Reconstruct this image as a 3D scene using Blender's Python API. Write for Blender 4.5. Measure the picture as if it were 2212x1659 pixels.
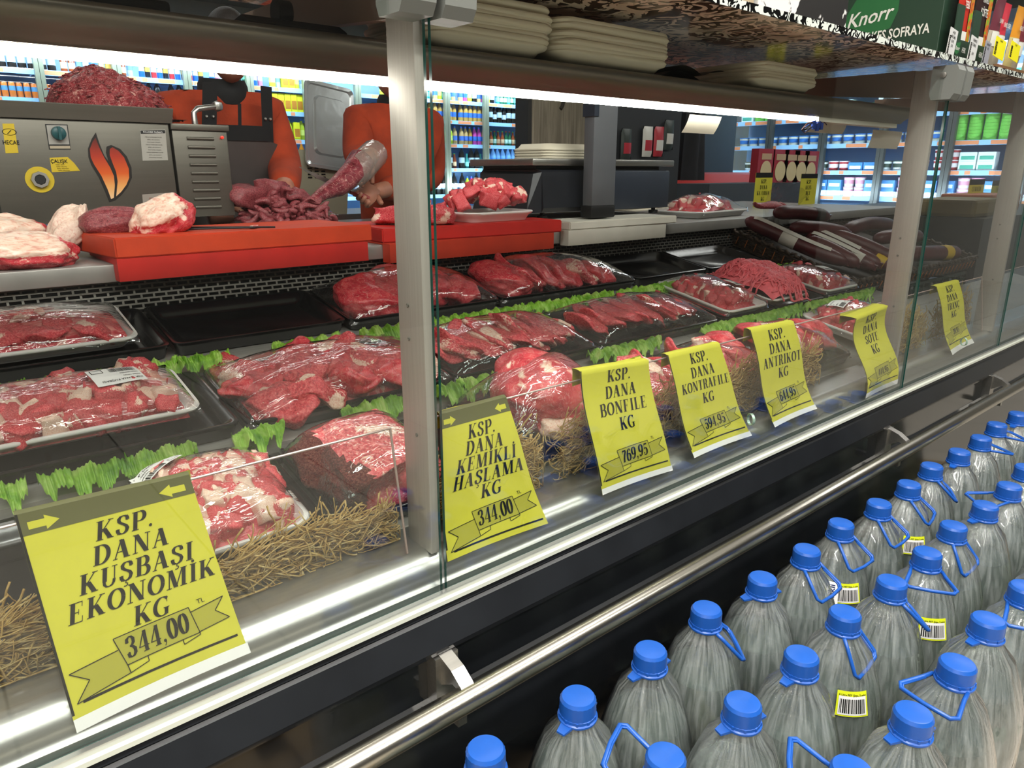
import bpy, bmesh, math, random
from mathutils import Vector, Matrix, noise
R = random.Random(7)
PI = math.pi
for o in list(bpy.data.objects): bpy.data.objects.remove(o)
SC = bpy.context.scene
COL = SC.collection

# ------------------------------------------------------------------ camera
PITCH = math.atan(461/1550.); YAW = math.atan(1911*math.cos(PITCH)/1550)
CAM = Vector((0, -.78, 1.20))
cd = bpy.data.cameras.new('camera'); cd.sensor_width = 36; cd.lens = 36*1550/2212; cd.clip_start = .02
cam = bpy.data.objects.new('camera', cd); COL.objects.link(cam)
cam.location = CAM; cam.rotation_euler = (PI/2-PITCH, 0, YAW-PI/2)
SC.camera = cam
# ------------------------------------------------------------------ world, lights, exposure
SC.view_settings.view_transform = 'Standard'; SC.view_settings.look = 'None'
SC.view_settings.exposure = 0.0; SC.view_settings.gamma = 1; SC.view_settings.use_curve_mapping = False
W = bpy.data.worlds.new('world'); SC.world = W; W.use_nodes = True
W.node_tree.nodes['Background'].inputs[0].default_value = (.75, .8, .9, 1)
W.node_tree.nodes['Background'].inputs[1].default_value = .12
cy = SC.cycles
cy.max_bounces = 7; cy.diffuse_bounces = 3; cy.glossy_bounces = 4; cy.transmission_bounces = 5; cy.transparent_max_bounces = 16
cy.caustics_reflective = False; cy.caustics_refractive = False; cy.sample_clamp_indirect = 4
cy.use_adaptive_sampling = True; cy.adaptive_threshold = .04
def area(name, loc, size, power, rot=(0, 0, 0), col=(1, 1, 1)):
    l = bpy.data.lights.new(name, 'AREA'); l.shape = 'RECTANGLE'; l.size, l.size_y = size
    l.energy = power; l.color = col
    o = bpy.data.objects.new(name, l); COL.objects.link(o); o.location = loc; o.rotation_euler = rot
    return o
# ceiling luminaires of the shop: over the customers' aisle and over the butchers, plus three added ones
area('ceiling_light', (.9, -.75, 2.97), (3.6, .14), 120, col=(1, .98, .93))
area('ceiling_light', (1.6, -2.2, 2.97), (4.5, .14), 70, col=(1, .98, .93))
area('ceiling_light', (-.8, -1.3, 2.97), (.12, 2.4), 45, col=(1, .98, .93))  # added behind the camera for highlights on the bottle wraps
area('ceiling_light', (-2.1, -1.3, 2.97), (.12, 2.4), 45, col=(1, .98, .93))  # second light added there, also for the bottle highlights
area('ceiling_light', (.6, -3.3, 2.97), (4.5, .12), 45, col=(1, .98, .93))  # extra row added deep in the aisle for reflections on the bottles
area('ceiling_light', (2.0, 3.4, 2.97), (5.0, .14), 28, col=(1, .98, .95))
area('ceiling_light', (5.6, .6, 2.97), (.14, 4.0), 60, col=(1, .98, .95))

# ------------------------------------------------------------------ pixel -> point on a known plane (2212x1659 frame)
_fw = Vector((math.cos(YAW)*math.cos(PITCH), math.sin(YAW)*math.cos(PITCH), -math.sin(PITCH)))
_rt = Vector((math.sin(YAW), -math.cos(YAW), 0)); _up = _rt.cross(_fw)
def ray(x, y): return _fw*1550 + _rt*(x-1106) - _up*(y-829.5)
def atY(x, y, Y): d = ray(x, y); return CAM + d*((Y-CAM.y)/d.y)
def atX(x, y, X): d = ray(x, y); return CAM + d*((X-CAM.x)/d.x)
def atZ(x, y, Z): d = ray(x, y); return CAM + d*((Z-CAM.z)/d.z)
TILT = .2
ROWZ = {1: (.15, .69), 2: (.40, .78), 3: (.68, .855)}      # rim planes of the three tray rows: z at Y, slope TILT
def rowz(row, Y): y0, z0 = ROWZ[row]; return z0 + TILT*(Y-y0)
def atR(x, y, row, dz=0):
    y0, z0 = ROWZ[row]; z0 += dz; d = ray(x, y)
    k = (z0-CAM.z+TILT*(CAM.y-y0))/(d.z-TILT*d.y)
    return CAM + d*k

# ------------------------------------------------------------------ object helpers
def tag(o, label=None, cat=None, group=None, kind=None):
    if label: o['label'] = label
    if cat: o['category'] = cat
    if group: o['group'] = group
    if kind: o['kind'] = kind
    return o
def empty(name, loc=(0, 0, 0), rot=(0, 0, 0), label=None, cat=None, group=None, kind=None, parent=None):
    o = bpy.data.objects.new(name, None); COL.objects.link(o)
    o.location = loc; o.rotation_euler = rot; o.empty_display_size = .05
    if parent: o.parent = parent
    return tag(o, label, cat, group, kind)
def inst(name, me, parent=None, loc=(0, 0, 0), rot=(0, 0, 0), sc=(1, 1, 1)):
    o = bpy.data.objects.new(name, me); COL.objects.link(o)
    o.location = loc; o.rotation_euler = rot; o.scale = sc
    if parent: o.parent = parent
    return o
def copy_tree(o, parent=None):
    c = o.copy(); COL.objects.link(c)
    if parent: c.parent = parent
    for ch in o.children: copy_tree(ch, c)
    return c
class MB:
    """collects faces with material indices; build() links them as one mesh object"""
    def __init__(s): s.v = []; s.f = []; s.m = []; s.cur = 0
    def mat(s, i): s.cur = i; return s
    def add(s, vs, fs, M=None):
        n = len(s.v)
        for v in vs:
            v = Vector(v); s.v.append(M @ v if M else v)
        for f in fs: s.f.append([n+i for i in f]); s.m.append(s.cur)
        return s
    def box(s, lo, hi, M=None, bev=0):
        x0, y0, z0 = lo; x1, y1, z1 = hi
        if bev <= 0:
            return s.add([(x0,y0,z0),(x1,y0,z0),(x1,y1,z0),(x0,y1,z0),(x0,y0,z1),(x1,y0,z1),(x1,y1,z1),(x0,y1,z1)],
                         [(3,2,1,0),(4,5,6,7),(0,1,5,4),(1,2,6,5),(2,3,7,6),(3,0,4,7)], M)
        bm = bmesh.new(); bmesh.ops.create_cube(bm, size=1)
        for v in bm.verts: v.co = Vector(((v.co.x+.5)*(x1-x0)+x0, (v.co.y+.5)*(y1-y0)+y0, (v.co.z+.5)*(z1-z0)+z0))
        bmesh.ops.bevel(bm, geom=bm.edges[:], offset=bev, segments=2, profile=.5, affect='EDGES')
        bm.verts.index_update()
        s.add([v.co.copy() for v in bm.verts], [[v.index for v in f.verts] for f in bm.faces], M); bm.free(); return s
    def loft(s, loops, c0=True, c1=True, closed=True, M=None):
        n = len(loops[0]); vs = [p for l in loops for p in l]; fs = []
        for k in range(len(loops)-1):
            for i in range(n if closed else n-1):
                j = (i+1) % n; fs.append((k*n+i, k*n+j, (k+1)*n+j, (k+1)*n+i))
        if c0 and closed: fs.append(tuple(reversed(range(n))))
        if c1 and closed: b = (len(loops)-1)*n; fs.append(tuple(range(b, b+n)))
        return s.add(vs, fs, M)
    def lathe(s, prof, seg=24, M=None, cap=True):
        loops = [[(r*math.cos(2*PI*i/seg), r*math.sin(2*PI*i/seg), z) for i in range(seg)] for r, z in prof]
        return s.loft(loops, cap, cap, True, M)
    def tube(s, pts, r, seg=8, closed=False, M=None, cap=True):
        pts = [Vector(p) for p in pts]; n = len(pts); loops = []; side = None
        for i, p in enumerate(pts):
            a = pts[(i-1) % n] if (closed or i) else p; b = pts[(i+1) % n] if (closed or i < n-1) else p
            t = (b-a); t = t.normalized() if t.length > 1e-9 else Vector((1, 0, 0))
            if side is None: side = t.orthogonal().normalized()
            side = (side - t*side.dot(t)); side = side.normalized() if side.length > 1e-6 else t.orthogonal().normalized()
            u = t.cross(side); rr = r[i] if isinstance(r, (list, tuple)) else r
            loops.append([p + side*(rr*math.cos(2*PI*k/seg)) + u*(rr*math.sin(2*PI*k/seg)) for k in range(seg)])
        if closed: loops.append(loops[0])
        return s.loft(loops, cap and not closed, cap and not closed, True, M)
    def prism(s, prof, x0, x1, M=None):
        """profile of (y,z) extruded along x"""
        return s.loft([[(x0, y, z) for y, z in prof], [(x1, y, z) for y, z in prof]], True, True, True, M)
    def grid(s, fn, nu, nv, M=None):
        vs = [fn(i/nu, j/nv) for j in range(nv+1) for i in range(nu+1)]
        return s.add(vs, [(j*(nu+1)+i, j*(nu+1)+i+1, (j+1)*(nu+1)+i+1, (j+1)*(nu+1)+i) for j in range(nv) for i in range(nu)], M)
    def poly(s, pts, M=None): return s.add(pts, [tuple(range(len(pts)))], M)
    def mesh(s, name, mats, smooth=False, fix=True):
        me = bpy.data.meshes.new(name); me.from_pydata([tuple(v) for v in s.v], [], s.f)
        for m in (mats if isinstance(mats, (list, tuple)) else [mats]): me.materials.append(m)
        me.polygons.foreach_set('material_index', s.m)
        if fix:
            bm = bmesh.new(); bm.from_mesh(me); bmesh.ops.recalc_face_normals(bm, faces=bm.faces); bm.to_mesh(me); bm.free()
        if smooth:
            me.polygons.foreach_set('use_smooth', [True]*len(me.polygons))
            if smooth != 'all': me.set_sharp_from_angle(angle=math.radians(smooth if smooth is not True else 40))
        me.update(); return me
    def build(s, name, mats, parent=None, smooth=False, loc=(0, 0, 0), rot=(0, 0, 0), fix=True):
        return inst(name, s.mesh(name, mats, smooth, fix), parent, loc, rot)
def rrect(w, d, r, z, n=5):
    pts = []
    for cx_, cy_, a0 in ((w/2-r, d/2-r, 0), (-w/2+r, d/2-r, PI/2), (-w/2+r, -d/2+r, PI), (w/2-r, -d/2+r, 1.5*PI)):
        for k in range(n+1): a = a0 + PI/2*k/n; pts.append((cx_+r*math.cos(a), cy_+r*math.sin(a), z))
    return pts

# ------------------------------------------------------------------ materials
def lin(c):
    if isinstance(c, str): c = [int(c[i:i+2], 16)/255 for i in (0, 2, 4)]
    return tuple((x/12.92 if x <= .04045 else ((x+.055)/1.055)**2.4) for x in c) + (1,)
class NT:
    def __init__(s, name):
        s.m = bpy.data.materials.new(name); s.m.use_nodes = True; s.t = s.m.node_tree; s.t.nodes.clear()
    def n(s, typ, **kw):
        nd = s.t.nodes.new('ShaderNode'+typ)
        for k, v in kw.items():
            if k.startswith('i_'):
                key = k[2:].replace('_', ' '); nd.inputs[int(key) if key.isdigit() else key].default_value = v
            else: setattr(nd, k, v)
        return nd
    def l(s, a, b): s.t.links.new(a, b)
    def ramp(s, fac, stops):
        r = s.n('ValToRGB'); e = r.color_ramp.elements
        while len(e) > 1: e.remove(e[-1])
        e[0].position, e[0].color = stops[0]
        for p, c in stops[1:]: x = e.new(p); x.color = c
        s.l(fac, r.inputs[0]); return r.outputs[0]
    def out(s, sh): o = s.n('OutputMaterial'); s.l(sh, o.inputs[0]); return s.m
    def coords(s, scale=(1, 1, 1), kind='Object', rand=False):
        tc = s.n('TexCoord'); mp = s.n('Mapping'); mp.inputs['Scale'].default_value = scale
        s.l(tc.outputs[kind], mp.inputs[0])
        if rand:
            oi = s.n('ObjectInfo'); mu = s.n('Math', operation='MULTIPLY', i_1=37.0); s.l(oi.outputs['Random'], mu.inputs[0])
            cx_ = s.n('CombineXYZ'); [s.l(mu.outputs[0], cx_.inputs[i]) for i in range(3)]; s.l(cx_.outputs[0], mp.inputs['Location'])
        return mp.outputs[0]
    def noise(s, vec, scale=5, detail=3, rough=.5, dist=0):
        nz = s.n('TexNoise', i_Scale=scale, i_Detail=detail, i_Roughness=rough, i_Distortion=dist); s.l(vec, nz.inputs['Vector']); return nz.outputs[0]
    def bump(s, h, strength=.3, dist=.01):
        b = s.n('Bump', i_Strength=strength, i_Distance=dist); s.l(h, b.inputs['Height']); return b.outputs[0]
_MC = {}
def mat(name, col, rough=.5, metal=0., spec=.5, var=.0, vscale=8, bump=0., bscale=60, stretch=(1, 1, 1), coat=0., trans=0., emit=None, es=0., sss=0., kind='Object'):
    if name in _MC: return _MC[name]
    t = NT(name); p = t.n('BsdfPrincipled', i_Roughness=rough, i_Metallic=metal)
    p.inputs['Specular IOR Level'].default_value = spec
    p.inputs['Base Color'].default_value = lin(col)
    if coat: p.inputs['Coat Weight'].default_value = coat; p.inputs['Coat Roughness'].default_value = .08
    if trans: p.inputs['Transmission Weight'].default_value = trans
    if sss: p.inputs['Subsurface Weight'].default_value = sss; p.inputs['Subsurface Radius'].default_value = (.01, .004, .002)
    if emit: p.inputs['Emission Color'].default_value = lin(emit); p.inputs['Emission Strength'].default_value = es
    if var or bump:
        v = t.coords(stretch, kind)
        if var:
            nz = t.noise(v, vscale, 4, .6); c = lin(col)
            a = tuple(x*(1-var) for x in c[:3])+(1,); b = tuple(min(1, x*(1+var)) for x in c[:3])+(1,)
            t.l(t.ramp(nz, [(.3, a), (.7, b)]), p.inputs['Base Color'])
        if bump: t.l(t.bump(t.noise(v, bscale, 3, .6), bump, .004), p.inputs['Normal'])
    _MC[name] = t.out(p.outputs[0]); return _MC[name]
def clear_mat(name, tint=(1, 1, 1), ior=1.5, rough=.02, haze=0., hazecol='ffffff', bump=0., bscale=30, stretch=(1, 1, 1), fmul=1., dist=.01):
    """thin clear sheet: Fresnel mirror over straight-through transparency, with an optional milky share"""
    t = NT(name); fr = t.n('Fresnel', i_IOR=ior); tr = t.n('BsdfTransparent')
    ge = t.n('NewGeometry'); bk = t.n('Math', operation='MULTIPLY_ADD', i_1=1/ior-ior, i_2=ior); t.l(ge.outputs['Backfacing'], bk.inputs[0]); t.l(bk.outputs[0], fr.inputs['IOR'])
    tr.inputs[0].default_value = tuple(tint)+(1,); 
    gl = t.n('BsdfGlossy', i_Roughness=rough); mx = t.n('MixShader'); fac = fr.outputs[0]
    if fmul != 1:
        m = t.n('Math', operation='MULTIPLY', i_1=fmul, use_clamp=True); t.l(fac, m.inputs[0]); fac = m.outputs[0]
    base = tr.outputs[0]
    if haze:
        df = t.n('BsdfDiffuse'); df.inputs[0].default_value = lin(hazecol); m2 = t.n('MixShader', i_Fac=haze)
        t.l(base, m2.inputs[1]); t.l(df.outputs[0], m2.inputs[2]); base = m2.outputs[0]
    if bump:
        nm = t.bump(t.noise(t.coords(stretch, rand=True), bscale, 3, .55, .6), bump, dist); t.l(nm, fr.inputs['Normal']); t.l(nm, gl.inputs['Normal'])
    t.l(fac, mx.inputs[0]); t.l(base, mx.inputs[1]); t.l(gl.outputs[0], mx.inputs[2])
    return t.out(mx.outputs[0])
M = {}
M['steel'] = mat('brushed_steel', 'b9b6b0', .32, 1., var=.08, vscale=3, stretch=(1, 60, 60), bump=.05, bscale=40)
M['alu'] = mat('aluminium', 'c9c8c4', .38, .85, var=.06, vscale=4, stretch=(.6, 30, 30))
M['post'] = mat('post_aluminium', 'b5aea6', .5, .55, var=.06, vscale=6, stretch=(40, 40, 1))
M['black_panel'] = mat('black_glossy_paint', '1b1d20', .14, 0, .6, var=.3, vscale=5, coat=.6)
M['black_plastic'] = mat('black_tray_plastic', '111113', .2, 0, .7, var=.2, vscale=20, bump=.03, bscale=80)
M['dark_metal'] = mat('dark_grille_metal', '77746e', .4, .6)
M['black'] = mat('matt_black', '08080a', .6)
M['foam'] = mat('white_foam', 'e9e6e2', .5, 0, .4, bump=.08, bscale=180, sss=.1)
M['foam_beige'] = mat('cream_foam', 'dcd3bd', .55, 0, .4, bump=.06, bscale=180)
M['white_plastic'] = mat('white_plastic', 'e2e0da', .4)
M['blue'] = mat('blue_cap_plastic', '1a55ad', .32, 0, .5, var=.06, vscale=30)
M['orange_board'] = mat('orange_board', 'c63e1c', .5, var=.12, vscale=12, bump=.15, bscale=50)
M['red_board'] = mat('red_board', 'c0261f', .5, var=.1, vscale=12, bump=.12, bscale=50)
M['white_board'] = mat('white_board', 'dcd8cb', .5, var=.06, vscale=12, bump=.1, bscale=50)
M['yellow'] = mat('yellow_paper', 'c2bc36', .62, 0, .3, var=.05, vscale=14)
M['yellow_dk'] = mat('yellow_band_ink', 'a29d32', .62, 0, .3)
M['grey_ink'] = mat('grey_band_ink', '55542a', .6)
M['ink'] = mat('black_ink', '12120e', .6, 0, .2)
M['paper'] = mat('white_paper', 'e6e4e2', .65, 0, .3)
M['canopy'] = mat('canopy_metal', '6f685e', .33, .75, var=.06, vscale=2, stretch=(1, 20, 20))
M['clamp'] = mat('grey_clamp_plastic', '6c6e69', .5)
M['skin'] = mat('skin', 'a8705a', .5, 0, .4, var=.1, vscale=30, sss=.15)
M['glass'] = clear_mat('clear_glass', (.955, .975, .962), 1.5, .01)
M['glass_edge'] = mat('glass_edge_green', '17463e', .15, 0, .6)
M['acrylic'] = clear_mat('clear_acrylic', (.97, .975, .97), 1.45, .01)
M['film'] = clear_mat('stretch_film', (.985, .985, .985), 1.45, .03, haze=.012, bump=.35, bscale=16, stretch=(1, 2.4, 1), fmul=2.2)
M['tube_lamp'] = mat('lamp_white', 'ffffff', emit='fffaf0', es=33)
# ------------------------------------------------------------------ room shell
def struct(name, lo, hi, m):
    return tag(MB().box(lo, hi).build(name, m), kind='structure')
def tile_mat():
    t = NT('floor_tile'); p = t.n('BsdfPrincipled', i_Roughness=.25); v = t.coords()
    b = t.n('TexBrick', i_Scale=1.0, offset=0.0); b.inputs['Brick Width'].default_value = .6; b.inputs['Row Height'].default_value = .6
    b.inputs['Mortar Size'].default_value = .004; b.inputs['Color1'].default_value = lin('b9b2a6'); b.inputs['Color2'].default_value = lin('aea79b'); b.inputs['Mortar'].default_value = lin('6f6a62')
    t.l(v, b.inputs['Vector']); t.l(b.outputs[0], p.inputs['Base Color']); return t.out(p.outputs[0])
struct('floor', (-3, -4, -.1), (9.5, 9, 0), tile_mat())
wallm = mat('wall_paint', 'b9b4aa', .7, var=.05)
struct('ceiling', (-3, -4, 3), (9.5, 9, 3.1), mat('ceiling_paint', 'c4c2bc', .8))
struct('wall_back', (-3, 8.2, 0), (9.5, 8.3, 3), wallm)
struct('wall_front', (-3, -4.1, 0), (9.5, -4, 3), mat('aisle_side', '3a3835', .8, var=.3, vscale=3))
struct('wall_left', (-3.1, -4, 0), (-3, 9, 3), wallm)
struct('wall_right', (9.4, -4, 0), (9.5, 9, 3), wallm)

# ------------------------------------------------------------------ the meat counter
X0, X1 = -.75, 4.3
SEAMS = (.532, 2.136, 2.945)
case = empty('display_case', (1.2, .4, 0), label='long glazed butcher counter with black front, steel decks and worktop', cat='meat counter')
def cpart(mb, name, m, smooth=False, parent=None, label=None):
    o = mb.build(name, m, None, smooth); o.parent = parent or case
    o.matrix_parent_inverse = Matrix.Translation(Vector((-1.2, -.4, 0)))if not parent else Matrix.Identity(4)
    return tag(o, label)
# black front: sloping upper fascia, recess behind the rail, lower panel
b = MB()
b.prism([(.0, .588), (-.006, .586), (-.010, .577), (-.007, .573), (-.011, .569), (-.031, .53), (-.030, .522), (-.012, .52), (.03, .52), (.03, .585)], X0, X1)
cpart(b, 'fascia_panel', M['black_panel'])
b = MB().prism([(-.012, .522), (-.012, .44), (-.03, .425), (-.042, .30), (-.042, .06), (.05, .06), (.05, .522)], X0, X1)
cpart(b, 'front_panel', M['black_panel'])
b = MB().box((X0, -.02, 0), (X1, .9, .06)); cpart(b, 'plinth', M['black'])
b = MB().box((X0, -.0115, .586), (X1, -.004, .5925)); cpart(b, 'edge_strip', mat('strip_white', 'cfd2c4', .4))
for sx in (-.36, .98, 2.32, 3.66):                                  # joints between front panels are fine dark lines
    pass
# aluminium ledge that rounds down to the glass channel
prof = [(-.004, .575), (-.004, .6), (.004, .6), (.0045, .594), (.012, .594), (.013, .604), (.0165, .607)]
for k in range(9):
    a = PI*.5*k/8; prof.append((.056-.036*math.cos(a), .612+.036*math.sin(a)))
prof += [(.125, .650), (.125, .575)]
cpart(MB().prism(prof, X0, X1), 'front_ledge', mat('ledge_aluminium', 'c6c6c2', .3, .9, var=.06, vscale=4, stretch=(.6, 30, 30)), 35)
# bumper rail and brackets
RY, RZ = -.086, .4765
rail = cpart(MB().tube([(X0, RY, RZ), (X1, RY, RZ)], .0195, 28), 'bumper_rail', mat('rail_steel', 'bdb9ae', .24, 1., var=.05, vscale=2, stretch=(.4, 40, 40)), 50)
for i, q in enumerate(((1010, 1470), (1965, 940), (2185, 815))):
    xx = atY(q[0], q[1], RY).x
    w = .011
    b = MB()
    arc = [(-.012, .522), (-.032, .5225), (-.062, .513), (-.083, .4995), (-.086, .4965), (-.086, .489), (-.064, .492), (-.03, .470), (-.012, .462)]
    b.prism(arc, xx-w, xx+w)
    b.box((xx-w*.7, -.072, .42), (xx+w*.7, -.012, .434)); b.box((xx-.02, -.036, .43), (xx+.02, -.011, .52))
    cpart(b, 'rail_bracket', M['steel'])
# deck panels of the three rows, folded down at the front
dk = mat('deck_steel', 'aba8a2', .38, .55, var=.08, vscale=3, stretch=(1, 60, 60))
decks = [(1, .125, .378, .65), (2, .385, .655, None), (3, .662, .955, None)]
for row, ya, yb, zlow in decks:
    edges = [X0, -.33, .315, 1.0, 1.66, 2.33, 2.885] if row > 1 else [X0, -.33, .315, 1.0, 1.66, 2.33, 3.0, 3.66, X1]
    for xa, xb in zip(edges, edges[1:]):
        za, zb = rowz(row, ya)-.031, rowz(row, yb)-.031
        low = za-.06 if row > 1 else .645
        p = [(ya+.012, low), (ya-.003, za-.02), (ya, za-.004), (ya+.006, za), (yb, zb), (yb, zb-.004), (ya+.02, za-.006), (ya+.02, low)]
        cpart(MB().prism(p, xa+.0015, xb-.0015), 'deck_panel', dk, 30)
cpart(MB().box((X0, .13, .06), (X1, .95, .62)), 'cold_well', M['black'])
# slotted air grille behind the trays: bars and staggered webs are real
ga, gb = Vector((0, .957, .885)), Vector((0, .975, .968)); gd = gb-ga
g = MB(); rows = 8
for k in range(rows+1):
    p = ga+gd*(k/rows); hw = gd*(.0019/gd.length if k not in (0, rows) else .004/gd.length)
    q0, q1 = p-hw, p+hw
    g.add([(X0, q0.y, q0.z), (X1, q0.y, q0.z), (X1, q1.y, q1.z), (X0, q1.y, q1.z)], [(0, 1, 2, 3)])
pitch = .026
for k in range(rows):
    a_, b_ = ga+gd*(k/rows), ga+gd*((k+1)/rows)
    n = int((X1-X0)/pitch)
    for i in range(n):
        x = X0+(i+(.5 if k % 2 else 0))*pitch
        if x > 3.2: break
        g.add([(x, a_.y, a_.z), (x+.0045, a_.y, a_.z), (x+.0045, b_.y, b_.z), (x, b_.y, b_.z)], [(0, 1, 2, 3)])
og = cpart(g, 'slotted_grille', M['dark_metal']); og['kind'] = 'stuff'
cpart(MB().box((X0, .98, .60), (X1, 1.0, .97)), 'duct_wall', mat('duct_dark', '17181a', .5, .3))
# worktop
cpart(MB().box((X0, .945, .970), (X1, 1.95, 1.008), bev=.003), 'worktop', mat('worktop_steel', 'a8a5a0', .38, .6, var=.12, vscale=5, bump=.03, bscale=90), 30)
cpart(MB().box((X0, 1.0, .06), (X1, 1.93, .968)), 'worktop_cabinet', mat('cabinet_grey', '4a4a4c', .5))
# canopy with the lamp
CX1 = 2.33
cp = [(.2005, 1.3395), (.200, 1.331), (.1965, 1.331), (.192, 1.3365), (.184, 1.342), (.172, 1.350), (.163, 1.360), (.160, 1.368), (.163, 1.3735), (.17, 1.375), (.40, 1.375), (.40, 1.365), (.26, 1.345), (.233, 1.3395), (.231, 1.3235), (.2275, 1.3235), (.2275, 1.3395)]  # lips at the tube added to screen its light from back and face
cpart(MB().prism(cp, X0, CX1), 'canopy', M['canopy'], 60)
cpart(MB().tube([(X0, .214, 1.3255), (1.85, .214, 1.3255)], .0064, 14), 'lamp_tube', M['tube_lamp'], 60)
cpart(MB().box((1.85, .198, 1.320), (2.31, .23, 1.335)), 'lamp_batten', mat('batten_white', 'd6d2c4', .5))
# posts, arms, glass panes, clamps
for sx in SEAMS:
    b = MB().box((sx-.003, .032, .646), (sx+.012, .096, 1.45), bev=.0015)
    po = cpart(b, 'post', M['post'], 30)
    for zz in (1.02, .972, .83):
        o = MB().lathe([(0, 0), (.0026, 0), (.003, .001), (.0022, .0016), (.001, .0008), (0, .0008)], 10).build('screw', M['dark_metal'], None)
        o.location = (sx-.003, .07 if zz > .9 else .06, zz); o.rotation_euler = (0, -PI/2, 0); o.parent = po; o.matrix_parent_inverse = Matrix.Translation(Vector((-1.2, -.4, 0)))@Matrix.Identity(4)
        o.matrix_parent_inverse = Matrix.Translation(Vector((0, 0, 0)))
    b = MB().loft([[(sx-.004, .096, 1.385), (sx+.014, .096, 1.385), (sx+.014, .096, 1.452), (sx-.004, .096, 1.452)], [(sx-.004, .56, 1.425), (sx+.014, .56, 1.425), (sx+.014, .56, 1.458), (sx-.004, .56, 1.458)]])
    cpart(b, 'shelf_arm', mat('arm_metal', '8b7466', .4, .6))
gl = [X0] + list(SEAMS) + [X1]
for xa, xb in zip(gl, gl[1:]):
    b = MB(); x0_, x1_ = xa+.004, xb-.004; t0, t1 = .0045, .0105
    b.mat(0).add([(x0_, t0, .596), (x1_, t0, .596), (x1_, t0, 1.44), (x0_, t0, 1.44)], [(0, 1, 2, 3)])
    b.add([(x0_, t1, .596), (x1_, t1, .596), (x1_, t1, 1.44), (x0_, t1, 1.44)], [(3, 2, 1, 0)])
    b.mat(1)
    for xx in (x0_, x1_): b.add([(xx, t0, .596), (xx, t1, .596), (xx, t1, 1.44), (xx, t0, 1.44)], [(0, 1, 2, 3)])
    b.add([(x0_, t0, .596), (x1_, t0, .596), (x1_, t1, .596), (x0_, t1, .596)], [(0, 1, 2, 3)])
    cpart(b, 'glass_pane', [M['glass'], M['glass_edge']])
# inner clear riser the price cards hang on
rl = [(X0, .500), (.562, 2.105), (2.17, 2.91), (2.98, X1)]
for xa, xb in rl:
    b = MB()
    for (ya, yb) in ((.052, .084), (.0555, .0875)):
        b.mat(0).add([(xa, ya, .6495), (xb, ya, .6495), (xb, yb, .840), (xa, yb, .840)], [(0, 1, 2, 3)])
    b.mat(1).tube([(xa, .086, .840), (xb, .086, .840)], .0018, 6)
    b.tube([(xb, .054, .6495), (xb, .086, .840)], .0018, 6)
    cpart(b, 'clear_riser', [M['acrylic'], mat('riser_edge', 'a89088', .2, 0, .7)])
cl = M['clamp']
for sx in SEAMS:
    for s in (-1, 1):
        xa, xb = (sx-.052, sx-.006) if s < 0 else (sx+.006, sx+.052)
        prof = [(-.022, 1.452), (-.028, 1.44), (-.024, 1.385), (-.016, 1.372), (.028, 1.372), (.034, 1.385), (.034, 1.452)]
        b = MB().prism(prof, xa, xb)
        b.mat(1).lathe([(0, 0), (.0075, 0), (.0075, .004), (.005, .005), (0, .005)], 14, Matrix.Translation((xa if s < 0 else xb, .006, 1.43)) @ Matrix.Rotation(s*PI/2, 4, 'Y'))
        cpart(b, 'glass_clamp', [cl, M['dark_metal']], 25)
# top shelf: patterned board under clear glass
def damask(name, ca, cb, scale, warp=2.2):
    t = NT(name); p = t.n('BsdfPrincipled', i_Roughness=.12); v = t.coords((scale, scale*1.0, scale))
    n1 = t.noise(v, 1.0, 2, .4, warp)
    m = t.n('Math', operation='MULTIPLY', i_1=7.0); t.l(n1, m.inputs[0]); f = t.n('Math', operation='PINGPONG', i_1=1.0); t.l(m.outputs[0], f.inputs[0])
    n2 = t.noise(v, .6, 2, .5, 1.2); sub = t.n('Math', operation='ADD'); t.l(f.outputs[0], sub.inputs[0])
    k = t.n('Math', operation='MULTIPLY_ADD', i_1=1.2, i_2=-.6); t.l(n2, k.inputs[0]); t.l(k.outputs[0], sub.inputs[1])
    t.l(t.ramp(sub.outputs[0], [(.50, lin(ca)), (.54, lin(cb))]), p.inputs['Base Color'])
    p.inputs['Coat Weight'].default_value = .25; p.inputs['Coat Roughness'].default_value = .03
    return t.out(p.outputs[0])
b = MB().box((X0, .0, 1.464), (X1, .5, 1.474)); sh = cpart(b, 'top_shelf', damask('damask_print', 'ecd8c2', '4a3c30', 16))
cpart(MB().box((X0, -.0015, 1.4625), (X1, .0, 1.4765)), 'shelf_edge', damask('damask_edge', 'c9cfc6', '101010', 42, 1.2))

for q in ((1622, 906), (2082, 738)):
    P_ = atY(q[0], q[1], .0); cpart(MB().lathe([(.0115, -.003), (.013, -.003), (.013, .003), (.0115, .003), (.0115, -.003)], 24, Matrix.Translation(P_) @ Matrix.Rotation(PI/2, 4, 'Y') @ Matrix.Rotation(.5, 4, 'X'), cap=False), 'finger_ring', mat('ring_green', '8fa898', .3, .3), 30)
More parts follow.
